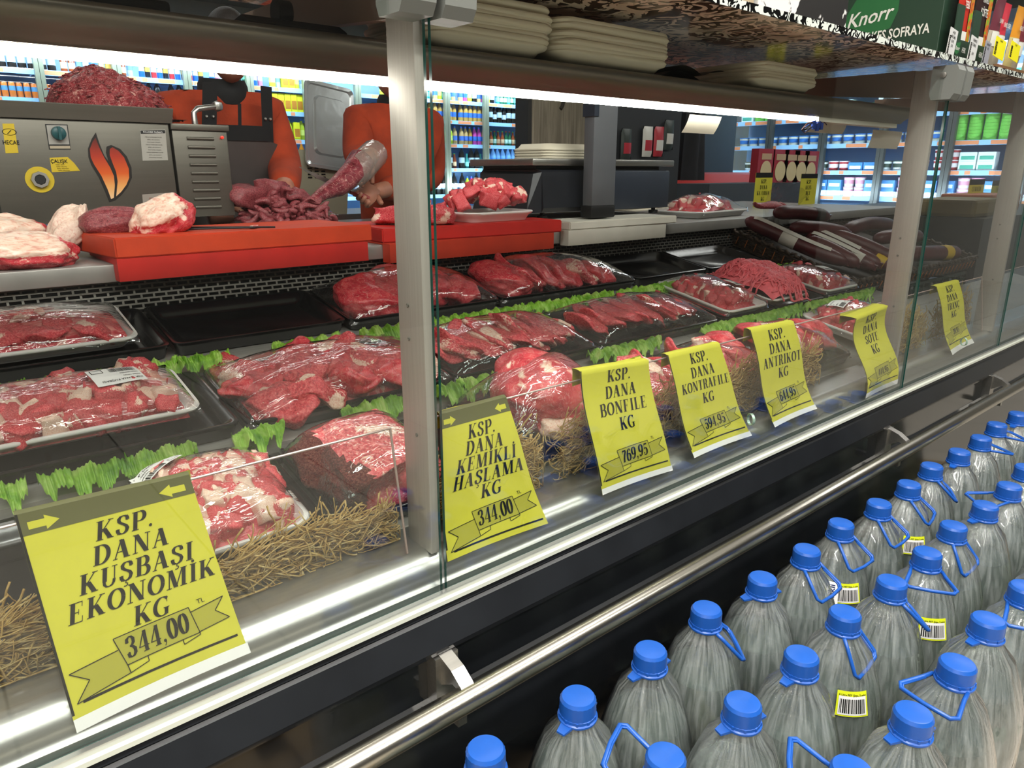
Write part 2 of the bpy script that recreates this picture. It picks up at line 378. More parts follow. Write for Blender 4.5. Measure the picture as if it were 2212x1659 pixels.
# ------------------------------------------------------------------ lettering
_TX = {}
def sans(s, size=1.0, align='CENTER', bold=0.0, sx=1.0, italic=0.0):
    """flat outline mesh of a line in the built-in sans face: (verts2d, faces)"""
    key = (s, align, bold, sx, italic)
    if key not in _TX:
        c = bpy.data.curves.new('t', 'FONT'); c.body = s; c.align_x = align; c.offset = bold; c.resolution_u = 2; c.shear = italic
        o = bpy.data.objects.new('t', c); COL.objects.link(o)
        dg = bpy.context.evaluated_depsgraph_get(); me = bpy.data.meshes.new_from_object(o.evaluated_get(dg))
        _TX[key] = ([(v.co.x*sx, v.co.y) for v in me.vertices], [tuple(p.vertices) for p in me.polygons])
        bpy.data.objects.remove(o); bpy.data.curves.remove(c); bpy.data.meshes.remove(me)
    v, f = _TX[key]
    return [(x*size, y*size) for x, y in v], f
HT, HH = .205, .040                                   # thick and hair strokes of the bold Didone face on the price cards
def _pen(pts, wmin=HH, wmax=HT, fixed=None):
    L, Rr = [], []
    for i, p in enumerate(pts):
        a = pts[max(i-1, 0)]; b = pts[min(i+1, len(pts)-1)]; dx, dy = b[0]-a[0], b[1]-a[1]; l = math.hypot(dx, dy) or 1
        w = fixed if fixed else wmin + (wmax-wmin)*abs(dy/l)**1.3
        nx, ny = -dy/l*w/2, dx/l*w/2; L.append((p[0]+nx, p[1]+ny)); Rr.append((p[0]-nx, p[1]-ny))
    return [[L[i], L[i+1], Rr[i+1], Rr[i]] for i in range(len(pts)-1)]
def _q(x0, y0, x1, y1): return [[(x0, y0), (x1, y0), (x1, y1), (x0, y1)]]
def _ell(cx_, cy_, rx, ry, a0, a1, n=14, **k): return _pen([(cx_+rx*math.cos(math.radians(a0+(a1-a0)*i/n)), cy_+ry*math.sin(math.radians(a0+(a1-a0)*i/n))) for i in range(n+1)], **k)
def _dg(x0, y0, x1, y1, w): return [[(x0-w/2, y0), (x0+w/2, y0), (x1+w/2, y1), (x1-w/2, y1)]]
def _stem(x, y0=0, y1=1, s0=True, s1=True, t=HT, e=.075):
    r = _q(x, y0, x+t, y1)
    if s0: r += _q(x-e, y0, x+t+e, y0+HH)
    if s1: r += _q(x-e, y1-HH, x+t+e, y1)
    return r
def _dot(x, y, r=.085): return [[(x+r*math.cos(k*PI/4), y+r*math.sin(k*PI/4)) for k in range(8)]]
def glyph(c):
    s = _stem
    if c == 'I': return s(.12), .42
    if c == 'İ': return s(.12)+_dot(.2, 1.14), .42
    if c == 'K': return s(.1)+_dg(.28, .38, .70, 1, HH*1.5)+_dg(.40, .56, .72, 0, HT*1.15)+_q(.58, 1-HH, .84, 1)+_q(.56, 0, .88, HH), .88
    if c in 'SŞ':
        r = _pen([(.56, .73), (.545, .86), (.46, .95), (.33, .975), (.2, .93), (.13, .82), (.14, .70), (.24, .60), (.38, .51), (.51, .41), (.565, .28), (.52, .13), (.41, .04), (.30, .022), (.18, .06), (.10, .16), (.085, .30)], wmax=HT*.95)
        r += _q(.545, .70, .575, .99)+_q(.07, .01, .10, .32)
        if c == 'Ş': r += _pen([(.33, .0), (.30, -.10), (.40, -.14), (.40, -.22), (.30, -.27), (.22, -.25)], fixed=.055)
        return r, .66
    if c == 'P': return s(.1)+_q(.2, 1-HH, .44, 1)+_q(.2, .46, .44, .46+HH)+_ell(.42, .74, .24, .262, -90, 90), .74
    if c == 'R': return s(.1)+_q(.2, 1-HH, .44, 1)+_q(.2, .48, .44, .48+HH)+_ell(.42, .75, .22, .252, -90, 90)+_pen([(.46, .49), (.58, .40), (.61, .2), (.66, .05), (.76, .03), (.82, .12)], wmax=HT*.9), .84
    if c == 'B': return s(.1)+_q(.2, 1-HH, .42, 1)+_q(.2, .50, .44, .50+HH)+_q(.2, 0, .44, HH)+_ell(.40, .76, .22, .242, -90, 90)+_ell(.42, .26, .26, .262, -90, 90), .78
    if c == 'D': return s(.1)+_q(.2, 1-HH, .38, 1)+_q(.2, 0, .38, HH)+_ell(.36, .5, .38, .482, -90, 90, 18), .86
    if c == 'A': return _dg(.10, 0, .39, 1, HH*1.5)+_dg(.66, 0, .40, .98, HT*1.15)+_q(.18, .33, .58, .33+HH)+_q(0, 0, .22, HH)+_q(.52, 0, .84, HH), .84
    if c == 'N': return _q(.13, 0, .13+HH*1.4, 1)+_dg(.18, 1, .72, 0, HT*1.2)+_q(.74, 0, .74+HH*1.4, 1)+_q(.02, 0, .28, HH)+_q(.02, 1-HH, .2, 1)+_q(.62, 1-HH, .9, 1), .92
    if c == 'M': return _q(.12, 0, .12+HH*1.4, 1)+_dg(.2, 1, .5, .02, HT*1.1)+_dg(.82, 1, .51, .02, HH*1.5)+s(.80, t=HT*.95)+_q(.01, 0, .28, HH)+_q(.01, 1-HH, .25, 1), 1.08
    if c == 'U': return s(.1, .28, 1, False)+_pen([(.182, .32), (.2, .14), (.29, .03), (.42, .0), (.56, .05), (.64, .18), (.66, .34)], wmin=HH*1.2, wmax=HT*.7)+_q(.645, .3, .645+HH*1.3, 1)+_q(.54, 1-HH, .8, 1), .82
    if c in 'EF':
        r = s(.1)+_q(.2, 1-HH, .64, 1)+_q(.61, .74, .64, 1)+_q(.2, .49, .48, .49+HH)+_q(.46, .38, .49, .64)
        if c == 'E': r += _q(.2, 0, .67, HH)+_q(.64, 0, .67, .28)
        return r, .74
    if c == 'L': return s(.1)+_q(.2, 0, .64, HH)+_q(.61, 0, .64, .3), .70
    if c == 'O': return _ell(.42, .5, .335, .482, 0, 360, 26), .84
    if c in 'GCÇ':
        r = _ell(.44, .5, .36, .482, 48, 312, 20)+_q(.66, .68, .69, 1)
        if c == 'G': r += s(.57, .05, .42, False, True, HT*.85, .06)
        else: r += _q(.66, .0, .69, .28)
        if c == 'Ç': r += _pen([(.44, .0), (.41, -.10), (.51, -.14), (.51, -.22), (.41, -.27), (.33, -.25)], fixed=.055)
        return r, .84
    if c == 'H': return s(.1)+s(.60)+_q(.2, .48, .65, .48+HH), .90
    if c == 'T': return s(.29, s1=False)+_q(.03, 1-HH, .72, 1)+_q(.03, .72, .06, 1)+_q(.69, .72, .72, 1), .76
    if c == 'Y': return _dg(.14, 1, .40, .45, HT)+_dg(.68, 1, .44, .45, HH*1.5)+s(.32, 0, .5, True, False)+_q(.0, 1-HH, .3, 1)+_q(.54, 1-HH, .82, 1), .8
    if c == 'Z': return _dg(.14, 0, .52, 1, HT)+_q(.06, 1-HH, .6, 1)+_q(.06, 0, .62, HH)+_q(.06, .74, .09, 1)+_q(.59, 0, .62, .26), .68
    if c == '.': return _dot(.14, .085), .30
    if c == ',': return _dot(.13, .085, .08)+_pen([(.19, .06), (.17, -.06), (.09, -.16)], fixed=.045), .28
    if c == '0': return _ell(.29, .5, .205, .48, 0, 360, 24), .58
    if c == '3': return _pen([(.10, .72), (.11, .88), (.24, .98), (.36, .95), (.44, .84), (.43, .68), (.33, .56), (.22, .53)], wmax=HT*.9)+_pen([(.22, .53), (.36, .49), (.465, .36), (.46, .18), (.36, .05), (.24, .02), (.12, .08), (.10, .24)], wmax=HT*.95)+_dot(.13, .76, .06)+_dot(.13, .22, .07), .58
    if c == '4': return _q(.33, 0, .33+HT*.9, 1)+_dg(.06, .27, .40, 1, HH*1.6)+_q(.03, .25, .58, .25+HH)+_q(.25, 0, .56, HH), .6
    if c == '5': return _q(.12, .5, .15, .98)+_q(.12, .86, .48, .98)+_ell(.25, .31, .215, .29, 130, -130, 18)+_dot(.11, .2, .07), .56
    if c == '6': return _ell(.29, .31, .205, .29, 0, 360, 20)+_pen([(.085, .32), (.1, .6), (.2, .86), (.35, .97), (.47, .9)], wmax=HT*.95)+_dot(.45, .84, .06), .58
    if c == '9': return _ell(.29, .69, .205, .29, 0, 360, 20)+_pen([(.495, .68), (.48, .4), (.38, .14), (.23, .03), (.11, .1)], wmax=HT*.95)+_dot(.13, .16, .06), .58
    if c == '7': return _q(.07, .86, .52, .98)+_q(.07, .7, .1, .98)+_pen([(.50, .88), (.36, .6), (.27, .3), (.26, 0)], wmin=HH*1.2, wmax=HT*1.05), .56
    if c == '8': return _ell(.29, .74, .18, .24, 0, 360, 18)+_ell(.29, .27, .215, .255, 0, 360, 18), .58
    return [], .36
def didone(s, h, shear=.22, track=.06, sx=.92):
    x = 0; out = []
    for c in s:
        g, w = glyph(c)
        for p in g: out.append([((x+a+b*shear)*h*sx, b*h) for a, b in p])
        x += w+track
    W_ = (x-track)*h*sx
    return [[(a-W_/2, b) for a, b in p] for p in out], W_

# ------------------------------------------------------------------ meat, fat and leaf materials
def meat_mat(name, cols=('7d141f', 'b02a35', 'c94a4c'), fat='e3b3a2', fatcut=.60, scale=26, seam=.5, rough=.26, bump=.25):
    t = NT(name); p = t.n('BsdfPrincipled', i_Roughness=rough); v = t.coords(rand=True)
    n1 = t.noise(v, scale, 3, .5, .5); base = t.ramp(n1, [(.28, lin(cols[0])), (.5, lin(cols[1])), (.72, lin(cols[2]))])
    g = t.noise(t.coords((30, 160, 160), rand=True), 2.2, 2, .5, .5)
    mg = t.n('MixRGB', blend_type='MULTIPLY', i_Fac=.35); t.l(base, mg.inputs[1]); t.l(t.ramp(g, [(.35, (.62, .55, .55, 1)), (.6, (1, 1, 1, 1))]), mg.inputs[2])
    nf = t.noise(v, scale*.62, 3, .55, 1.4); mf = t.ramp(nf, [(fatcut, (0, 0, 0, 1)), (fatcut+.07, (1, 1, 1, 1))])
    mx = t.n('MixRGB'); t.l(mf, mx.inputs[0]); t.l(mg.outputs[0], mx.inputs[1]); mx.inputs[2].default_value = lin(fat)
    ns = t.noise(v, scale*.9, 2, .5, 2.0); a = t.n('Math', operation='SUBTRACT', i_1=.5); t.l(ns, a.inputs[0]); ab = t.n('Math', operation='ABSOLUTE'); t.l(a.outputs[0], ab.inputs[0])
    ms = t.ramp(ab.outputs[0], [(.0, (seam, seam, seam, 1)), (.022, (0, 0, 0, 1))])
    m2 = t.n('MixRGB'); t.l(ms, m2.inputs[0]); t.l(mx.outputs[0], m2.inputs[1]); m2.inputs[2].default_value = lin('e0a79c')
    at = t.n('Attribute', attribute_name='fat'); ja = t.n('Math', operation='MULTIPLY_ADD', i_1=.9, i_2=-.45); t.l(n1, ja.inputs[0]); sm_ = t.n('Math', operation='ADD'); t.l(at.outputs['Fac'], sm_.inputs[0]); t.l(ja.outputs[0], sm_.inputs[1])
    m3 = t.n('MixRGB'); t.l(t.ramp(sm_.outputs[0], [(.46, (0, 0, 0, 1)), (.56, (1, 1, 1, 1))]), m3.inputs[0]); t.l(m2.outputs[0], m3.inputs[1])
    t.l(t.ramp(t.noise(v, scale*1.4, 3, .6, .5), [(.35, lin('dda493')), (.5, lin('eccbb6')), (.75, lin('f2dfcf'))]), m3.inputs[2])
    t.l(m3.outputs[0], p.inputs['Base Color'])
    h = t.n('Math', operation='ADD'); t.l(n1, h.inputs[0]); t.l(g, h.inputs[1]); t.l(t.bump(h.outputs[0], bump, .006), p.inputs['Normal'])
    p.inputs['Specular IOR Level'].default_value = .45
    return t.out(p.outputs[0])
M['meat'] = meat_mat('raw_beef', ('9c2030', 'd6404c', 'ea7672'), fatcut=.67)
M['meat_fatty'] = meat_mat('raw_beef_with_fat', ('8e2030', 'd24650', 'ec948c'), fat='f0cabb', fatcut=.60, seam=.7)
M['meat_lean'] = meat_mat('lean_beef', ('a82432', 'cc3a46', 'dc5c5c'), fatcut=.78, scale=9, seam=.55, bump=.08)
M['meat_dark'] = meat_mat('dark_beef', ('5a1a20', '84303a', '9c4a4e'), fat='c08d84', fatcut=.68)
M['fat'] = meat_mat('beef_fat', ('d9a596', 'ecd0bd', 'f0dccb'), fat='d87a72', fatcut=.66, seam=.15, rough=.4)
M['mince_bright'] = mat('bright_mince', 'e66a72', .35, var=.2, vscale=60)
M['mince_dark'] = meat_mat('dark_mince', ('5c141c', '8c2a30', 'a8484a'), fat='c99084', fatcut=.63, scale=60, bump=.9)
def leaf_mat():
    t = NT('lettuce_leaf'); p = t.n('BsdfPrincipled', i_Roughness=.42); v = t.coords(rand=True)
    n1 = t.noise(v, 22, 4, .6, .8); oi = t.n('ObjectInfo')
    c = t.ramp(n1, [(.3, lin('5a9424')), (.5, lin('92c63e')), (.72, lin('cfe888'))]); hs = t.n('HueSaturation'); t.l(c, hs.inputs['Color'])
    mr = t.n('MapRange', i_3=.75, i_4=1.2); t.l(oi.outputs['Random'], mr.inputs[0]); t.l(mr.outputs[0], hs.inputs['Value'])
    t.l(hs.outputs[0], p.inputs['Base Color']); t.l(t.bump(t.noise(v, 70, 3, .6), .5, .004), p.inputs['Normal'])
    tl = t.n('BsdfTranslucent'); t.l(hs.outputs[0], tl.inputs[0]); mx = t.n('MixShader', i_Fac=.25); t.l(p.outputs[0], mx.inputs[1]); t.l(tl.outputs[0], mx.inputs[2])
    return t.out(mx.outputs[0])
M['leaf'] = leaf_mat()

# ------------------------------------------------------------------ shared lump meshes
def fat_attr(me, fn):
    a = me.attributes.get('fat') or me.attributes.new('fat', 'FLOAT', 'POINT')
    a.data.foreach_set('value', [max(0., min(1., fn(v.co))) for v in me.vertices])
def lump(name, kind, seed, mats, sub=3, cut_=None):
    bm = bmesh.new(); off = Vector((seed*7.3, seed*3.1, seed*1.7))
    if kind == 'cube':
        bmesh.ops.create_cube(bm, size=1.0); bmesh.ops.subdivide_edges(bm, edges=bm.edges[:], cuts=sub, use_grid_fill=True)
        for v in bm.verts:
            c = v.co; c *= .86+.14/(max(abs(c.x), abs(c.y), abs(c.z))/.5)*.6 if False else 1
            l = c.length; c = c.lerp(c.normalized()*.56, .38)
            c += noise.noise_vector(c*2.1+off)*.16+noise.noise_vector(c*5+off)*.05
            v.co = Vector((c.x*1.15, c.y, c.z*.82))
    else:
        bmesh.ops.create_icosphere(bm, subdivisions=sub, radius=.5)
        for v in bm.verts:
            c = v.co.copy(); d = c.normalized(); r = 1+.20*noise.noise(d*1.5+off)+.06*noise.noise(d*3.6+off)
            if kind == 'slab': c = Vector((c.x*r, c.y*r*.86, c.z*.34*(1+.5*noise.noise(d*2.2+off)))); c.z += .16*noise.noise(Vector((c.x*2.4, c.y*2.4, 0))+off) + .25*(c.x**2)*(1 if seed % 2 else -1)
            elif kind == 'roast': rr = 1+.16*noise.noise(d*1.3+off)+.06*noise.noise(d*3.4+off); c = c*rr
            elif kind == 'strip': c = Vector((c.x*r*1.3, c.y*.34*r, c.z*.22)); c.y += .22*math.sin(c.x*4+seed); c.z += .10*math.sin(c.x*5+seed*2)
            v.co = c
    me = bpy.data.meshes.new(name); bm.to_mesh(me); bm.free()
    for m in mats: me.materials.append(m)
    me.polygons.foreach_set('use_smooth', [True]*len(me.polygons))
    fat_attr(me, lambda c: (noise.noise(c*2.2+off*2)-cut_)*1.6+.5 if cut_ is not None else 0.)
    return me
CUBE = [lump('meat_cube', 'cube', i, [M['meat']], 4, (None, .32, .15, None, .22)[i % 5]) for i in range(8)]
CUBEF = [lump('fat_cube', 'cube', 20+i, [M['meat_fatty']], 4, (-.12, .05, -.5)[i]) for i in range(3)]
SLAB = [lump('steak', 'slab', 30+i, [M['meat']], 4, (.38, None, .25)[i % 3]) for i in range(6)]
SLABL = [lump('lean_cut', 'slab', 40+i, [M['meat_lean']], 4) for i in range(4)]
SLABF = [lump('fatty_cut', 'slab', 50+i, [M['meat_fatty']], 4, .08) for i in range(4)]
STRIPD = [lump('beef_strip', 'strip', 60+i, [M['meat_dark']], 3) for i in range(5)]
ROAST = [lump('roast', 'roast', 70+i, [M['meat_lean']], 5) for i in range(3)]

# ------------------------------------------------------------------ trays
def black_tray_mesh(w, d, h=.028):
    b = MB(); r = .018
    L = [rrect(w-.012, d-.012, r, -h), rrect(w-.004, d-.004, r, -.006), rrect(w, d, r, -.005), rrect(w, d, r, 0), rrect(w-.006, d-.006, r, .0012), rrect(w-.018, d-.018, r*.9, 0), rrect(w-.046, d-.046, r*.8, -.017), rrect(w-.066, d-.066, r*.7, -h+.003)]
    b.loft(L); return b.mesh('black_tray', M['black_plastic'], 45)
def foam_tray_mesh(w, d, h=.026, m='foam', rcorner=.028):
    b = MB(); r = rcorner
    L = [rrect(w-.042, d-.042, r*.7, -h), rrect(w-.02, d-.02, r, -h*.45), rrect(w-.004, d-.004, r, -.006), rrect(w, d, r, -.002), rrect(w-.003, d-.003, r, .0015), rrect(w-.014, d-.014, r*.9, .001), rrect(w-.024, d-.024, r*.85, -h*.35), rrect(w-.05, d-.05, r*.7, -h+.004)]
    b.loft(L); return b.mesh('foam_tray', M[m], 50)
class Dome:
    """height of the wrapped heap over its tray, local x,y"""
    def __init__(s, w, d, H, p=2.4, seed=0, amp=.12, skew=(0, 0)): s.w, s.d, s.H, s.p, s.o, s.amp, s.skew = w, d, H, p, Vector((seed*3.7, seed*1.3, 0)), amp, skew
    def __call__(s, x, y):
        u = min(1, abs(x/(s.w/2))); v = min(1, abs(y/(s.d/2)))
        q = max(0, (1-u**s.p)*(1-v**s.p))**.6
        return s.H*q*(1+s.amp*noise.noise(Vector((x*14, y*14, 0))+s.o)+s.skew[0]*x/s.w+s.skew[1]*y/s.d)
def film_part(root, dome, w, d, drop=.012, m='film', nu=36, nv=26, lift=.008):
    def fn(u, v):
        x, y = (u*2-1)*(w/2+.001), (v*2-1)*(d/2+.001)
        ex = max(abs(u*2-1), abs(v*2-1)); z = dome(x, y)+lift
        if ex > .985: z = -drop
        return (x, y, z)
    return MB().grid(fn, nu, nv).build('film', M[m], root, 'all')
def drape_text(b, vs, fs, pose, dome, lift):
    ca, sa = math.cos(pose[2]), math.sin(pose[2])
    pts = []
    for x, y in vs:
        X, Y = pose[0]+x*ca-y*sa, pose[1]+x*sa+y*ca; pts.append((X, Y, dome(X, Y)+lift))
    b.add(pts, fs)
def sticker(root, dome, x, y, a, w=.062, h=.045, lines=('KSP. DANA', 'PARÇA ET', 'MERSİN'), seed=0, lift=.0135):
    rr = random.Random(seed); ca, sa = math.cos(a), math.sin(a)
    def fn(u, v): X, Y = (u-.5)*w, (v-.5)*h; X, Y = x+X*ca-Y*sa, y+X*sa+Y*ca; return (X, Y, dome(X, Y)+lift)
    s = MB().grid(fn, 6, 4).build('weight_label', M['paper'], root, 'all')
    b = MB()
    for i, t in enumerate(lines):
        v, f = sans(t, .0068 if i == 0 else .0046, 'LEFT', .01); drape_text(b, [(p[0]-w*.45, p[1]+h*(.28-.17*i)) for p in v], f, (x, y, a), dome, lift+.0006)
    xx = -w*.44
    while xx < w*.08:
        bw = rr.choice((.0006, .001, .0016)); drape_text(b, [(xx, -h*.44), (xx+bw, -h*.44), (xx+bw, -h*.16), (xx, -h*.16)], [(0, 1, 2, 3)], (x, y, a), dome, lift+.0006); xx += bw+rr.choice((.0007, .0011))
    for (cx_, cy_, ww, hh) in ((.30, -.28, .26, .012), (.30, -.28, .0, 0)):
        if ww: drape_text(b, [(w*.2, -h*.42), (w*.44, -h*.42), (w*.44, -h*.2), (w*.2, -h*.2), (w*.215, -h*.4), (w*.425, -h*.4), (w*.425, -h*.22), (w*.215, -h*.22)], [(0, 1, 5, 4), (1, 2, 6, 5), (2, 3, 7, 6), (3, 0, 4, 7)], (x, y, a), dome, lift+.0006)
    b.build('label_print', M['ink'], s, fix=False); return s
def pose_row(row, xa, xb, ya, yb, lift=0):
    xc, yc = (xa+xb)/2, (ya+yb)/2; return (xc, yc, rowz(row, yc)+lift), (math.atan(TILT), 0, 0)
def fill_cubes(root, dome, w, d, n, rr, size=(.024, .036), fat=.25, base=-.018, names=('meat_cube',)):
    """heap of chunks whose tops follow the dome"""
    pts = []
    for _ in range(n*30):
        if len(pts) >= n: break
        x, y = rr.uniform(-.5, .5)*w*.76, rr.uniform(-.5, .5)*d*.68
        if all((x-a)**2+(y-b)**2 > (size[0]*.62)**2 for a, b in pts): pts.append((x, y))
    for x, y in pts:
        s = rr.uniform(*size); z = dome(x, y)-s*.56
        me = rr.choice(CUBEF) if rr.random() < fat else rr.choice(CUBE)
        inst(names[0], me, root, (x, y, max(z, -.014+s*.42)), (rr.uniform(0, 6.3), rr.uniform(0, 6.3), rr.uniform(0, 6.3)), (s*rr.uniform(.9, 1.35), s, s*rr.uniform(.8, 1.1)))
    b = MB().grid(lambda u, v: ((u-.5)*w*.9, (v-.5)*d*.88, max(-.02, dome((u-.5)*w*.9, (v-.5)*d*.88)-.022)), 14, 10)
    b.build('meat_core', M['meat'], root, 'all')
# ------------------------------------------------------------------ wrapped meat in the three rows
TRAYS = {}
def tray_thing(row, xa, xb, ya, yb, label, lift=0):
    w, d = xb-xa, yb-ya; key = (round(w, 2), round(d, 2))
    if key not in TRAYS: TRAYS[key] = black_tray_mesh(w, d)
    loc, rot = pose_row(row, xa, xb, ya, yb, lift)
    o = inst('black_tray', TRAYS[key], None, loc, rot); return tag(o, label, 'tray', 'black display trays')
def pack(row, xa, xb, ya, yb, label, H, tray='black', rotz=0, lift=0, seed=0, p=2.4, name='meat_pack', skew=(0, 0), amp=.12, group='film-wrapped meat packs'):
    w, d = xb-xa, yb-ya; loc, rot = pose_row(row, xa, xb, ya, yb, lift)
    root = empty(name, loc, rot, label, 'meat pack', group); root.rotation_mode = 'XYZ'
    if rotz: root.matrix_basis = Matrix.Translation(loc) @ Matrix.Rotation(math.atan(TILT), 4, 'X') @ Matrix.Rotation(rotz, 4, 'Z')
    me = black_tray_mesh(w, d) if tray == 'black' else foam_tray_mesh(w, d)
    inst('tray', me, root)
    return root, Dome(w-.02, d-.02, H, p, seed, amp, skew), w, d, random.Random(seed+100)

# row 3 (back)
tray_thing(3, -.02, .383, .725, .955, 'black tray under the leftmost foam pack in the back row')
root, dm, w, d, rr = pack(3, -.03, .335, .745, .945, 'white foam pack of mixed beef trimmings, back row at the left edge', .032, 'foam', lift=.018, seed=1)
for i in range(15):
    x, y = rr.uniform(-.42, .42)*w, rr.uniform(-.4, .4)*d; s = rr.uniform(.06, .095)
    inst('meat_piece', rr.choice(SLABF+SLAB), root, (x, y, dm(x, y)-.012), (rr.uniform(-.4, .4), rr.uniform(-.4, .4), rr.uniform(0, 6)), (s, s, s*.8))
b = MB().grid(lambda u, v: ((u-.5)*w*.9, (v-.5)*d*.88, max(-.02, dm((u-.5)*w*.9, (v-.5)*d*.88)-.012)), 14, 10); b.build('meat_core', M['meat_fatty'], root, 'all')
film_part(root, dm, w, d)
tray_thing(3, .39, .772, .725, .955, 'empty black plastic tray in the back row, with shiny rim')
def roast_at(root, me, x, y, z, s, rot): return inst('roast_cut', me, root, (x, y, z), rot, s)
root, dm, w, d, rr = pack(3, .778, 1.232, .72, .95, 'black tray with two large round beef cuts under film, behind the near post', .066, seed=2, p=2.0)
roast_at(root, ROAST[0], -.115, -.015, .012, (.20, .185, .10), (.1, .05, .3)); roast_at(root, ROAST[1], .06, .03, .012, (.19, .18, .098), (.05, -.05, 1.2)); roast_at(root, SLABL[0], .14, -.03, .008, (.15, .15, .16), (.1, .15, .4)); roast_at(root, ROAST[2], -.02, .05, .015, (.17, .14, .10), (0, 0, .6))
film_part(root, dm, w, d)
root, dm, w, d, rr = pack(3, 1.238, 1.80, .72, .95, 'black tray of big overlapping beef slabs under film, back row', .066, seed=3, p=2.0, skew=(-.5, 0))
for i, (x, me) in enumerate(((-.19, ROAST[1]), (-.13, SLABL[1]), (-.05, SLABL[2]), (.03, SLABL[3]), (.11, SLABF[0]), (.18, SLABL[0]))):
    if i == 0: roast_at(root, me, x, 0, .012, (.16, .2, .09), (.05, 0, .5))
    else: roast_at(root, me, x, .0, .018-.007*max(0, i-2), (.15, .21, .17), (.06, .5, .12*(i % 3)))
film_part(root, dm, w, d)
tray_thing(3, 1.81, 2.19, .725, .955, 'empty black tray in the back row, just right of the beef slabs')
tray_thing(3, 2.2, 2.58, .725, .955, 'empty black tray in the back row, beside the wicker sausage basket')

# row 2 (middle)
tray_thing(2, -.03, .398, .412, .645, 'black tray in the middle row holding the foam pack of cubed beef')
root, dm, w, d, rr = pack(2, -.06, .352, .452, .635, 'large white foam pack of cubed beef with a white weight label', .036, 'foam', lift=.02, seed=4)
fill_cubes(root, dm, w, d, 84, rr, (.034, .05), .3); film_part(root, dm, w, d)
sticker(root, dm, .095, -.005, PI+.15, .078, .055, ('KSP. DANA KUŞBAŞI', 'RESMİ ÜRÜN', 'YALLI MERSİN'), 4)
root, dm, w, d, rr = pack(2, .406, .846, .40, .64, 'black tray of thick folded beef pieces under shiny film, left of the near post', .05, seed=5, amp=.2)
for i in range(13):
    x, y = (i % 5-2)*.082+rr.uniform(-.02, .02), (i//5-1)*.068+rr.uniform(-.02, .02); s = rr.uniform(.115, .15)
    inst('beef_piece', rr.choice(SLAB+SLABL), root, (x*.95, y, dm(x*.95, y)-.022), (rr.uniform(-.3, .3), rr.uniform(-.3, .3), rr.uniform(0, 6)), (s, s*.8, s*1.0))
b = MB().grid(lambda u, v: ((u-.5)*w*.88, (v-.5)*d*.86, max(-.02, dm((u-.5)*w*.88, (v-.5)*d*.86)-.03)), 14, 10); b.build('meat_core', M['meat'], root, 'all')
film_part(root, dm, w, d)
def slices(root, dm, w, d, rr, n, lean, mats, name='beef_slice'):
    for i in range(n):
        t_ = (i+.5)/n; x = (t_-.5)*w*.86; dd = d*.92*(1-.35*abs(t_*2-1)**2); h = dm(x, 0)
        inst(name, mats[i % len(mats)], root, (x, rr.uniform(-.008, .008), h*.40), (rr.uniform(-.12, .12), lean+rr.uniform(-.12, .12), rr.uniform(-.16, .16)), (.125, dd, .105))
root, dm, w, d, rr = pack(2, .852, 1.286, .405, .64, 'black tray of thin overlapping beef slices under film, just right of the near post', .05, seed=6)
slices(root, dm, w, d, rr, 9, .42, SLAB); slices(root, dm, w, d, rr, 4, .3, SLABF)
film_part(root, dm, w, d)
root, dm, w, d, rr = pack(2, 1.295, 1.805, .405, .64, 'black tray of plump red steaks under film, middle row centre', .046, seed=7)
slices(root, dm, w, d, rr, 8, .42, SLAB+SLABL, 'steak'); film_part(root, dm, w, d)
tray_thing(2, 1.812, 2.105, .40, .64, 'black tray in the middle row under the foam pack of stir-fry beef')
root, dm, w, d, rr = pack(2, 1.84, 2.065, .40, .685, 'white foam pack of dark red beef strips with label, left of the mince heap', .036, 'foam', lift=.018, seed=8)
fill_cubes(root, dm, w, d, 52, rr, (.026, .04), .05); film_part(root, dm, w, d); sticker(root, dm, .05, -.04, .1, .07, .05, ('KSP. DANA', 'SOTE', 'MERSİN'), 8)
tray_thing(2, 2.11, 2.425, .40, .64, 'black tray in the middle row under the open heap of mince')
tray_thing(2, 2.435, 2.86, .40, .64, 'black tray in the middle row, last one before the green crate')
root, dm, w, d, rr = pack(2, 2.44, 2.69, .405, .66, 'white foam pack of dark beef with a label, right of the mince heap', .026, 'foam', lift=.016, seed=9)
fill_cubes(root, dm, w, d, 50, rr, (.028, .042), .05); film_part(root, dm, w, d); sticker(root, dm, .045, -.02, -.1, .075, .05, ('KSP. DANA', 'ET', 'MERSİN'), 9)
# open mince heap on foam
loc, rot = pose_row(2, 2.085, 2.33, .40, .665, .022)
tr = tag(inst('foam_tray', foam_tray_mesh(.235, .255), None, loc, rot), 'white foam tray under the bright red heap of fresh mince', 'foam tray')
dm = Dome(.25, .275, .074, 2.3, 12, .45); rr = random.Random(5); b = MB()
for i in range(420):
    a = rr.uniform(0, 6.3); r_ = math.sqrt(rr.random()); x, y = r_*.112*math.cos(a), r_*.12*math.sin(a); th = rr.uniform(0, 6.3); pts = []; n = rr.randint(7, 12)
    for k in range(n):
        pts.append((x, y, dm(x, y)-.004+rr.uniform(-.003, .002))); th += rr.uniform(-.75, .75); x += .0068*math.cos(th); y += .0068*math.sin(th)
    b.tube(pts, .0030, 5)
b.grid(lambda u, v: ((u-.5)*.23, (v-.5)*.25, dm((u-.5)*.23, (v-.5)*.25)-.008), 12, 12)
o = b.build('mince_heap', M['mince_bright'], None, 'all', loc, rot); tag(o, 'bright red heap of fresh mince strands on a white foam tray', 'mince', kind='stuff')

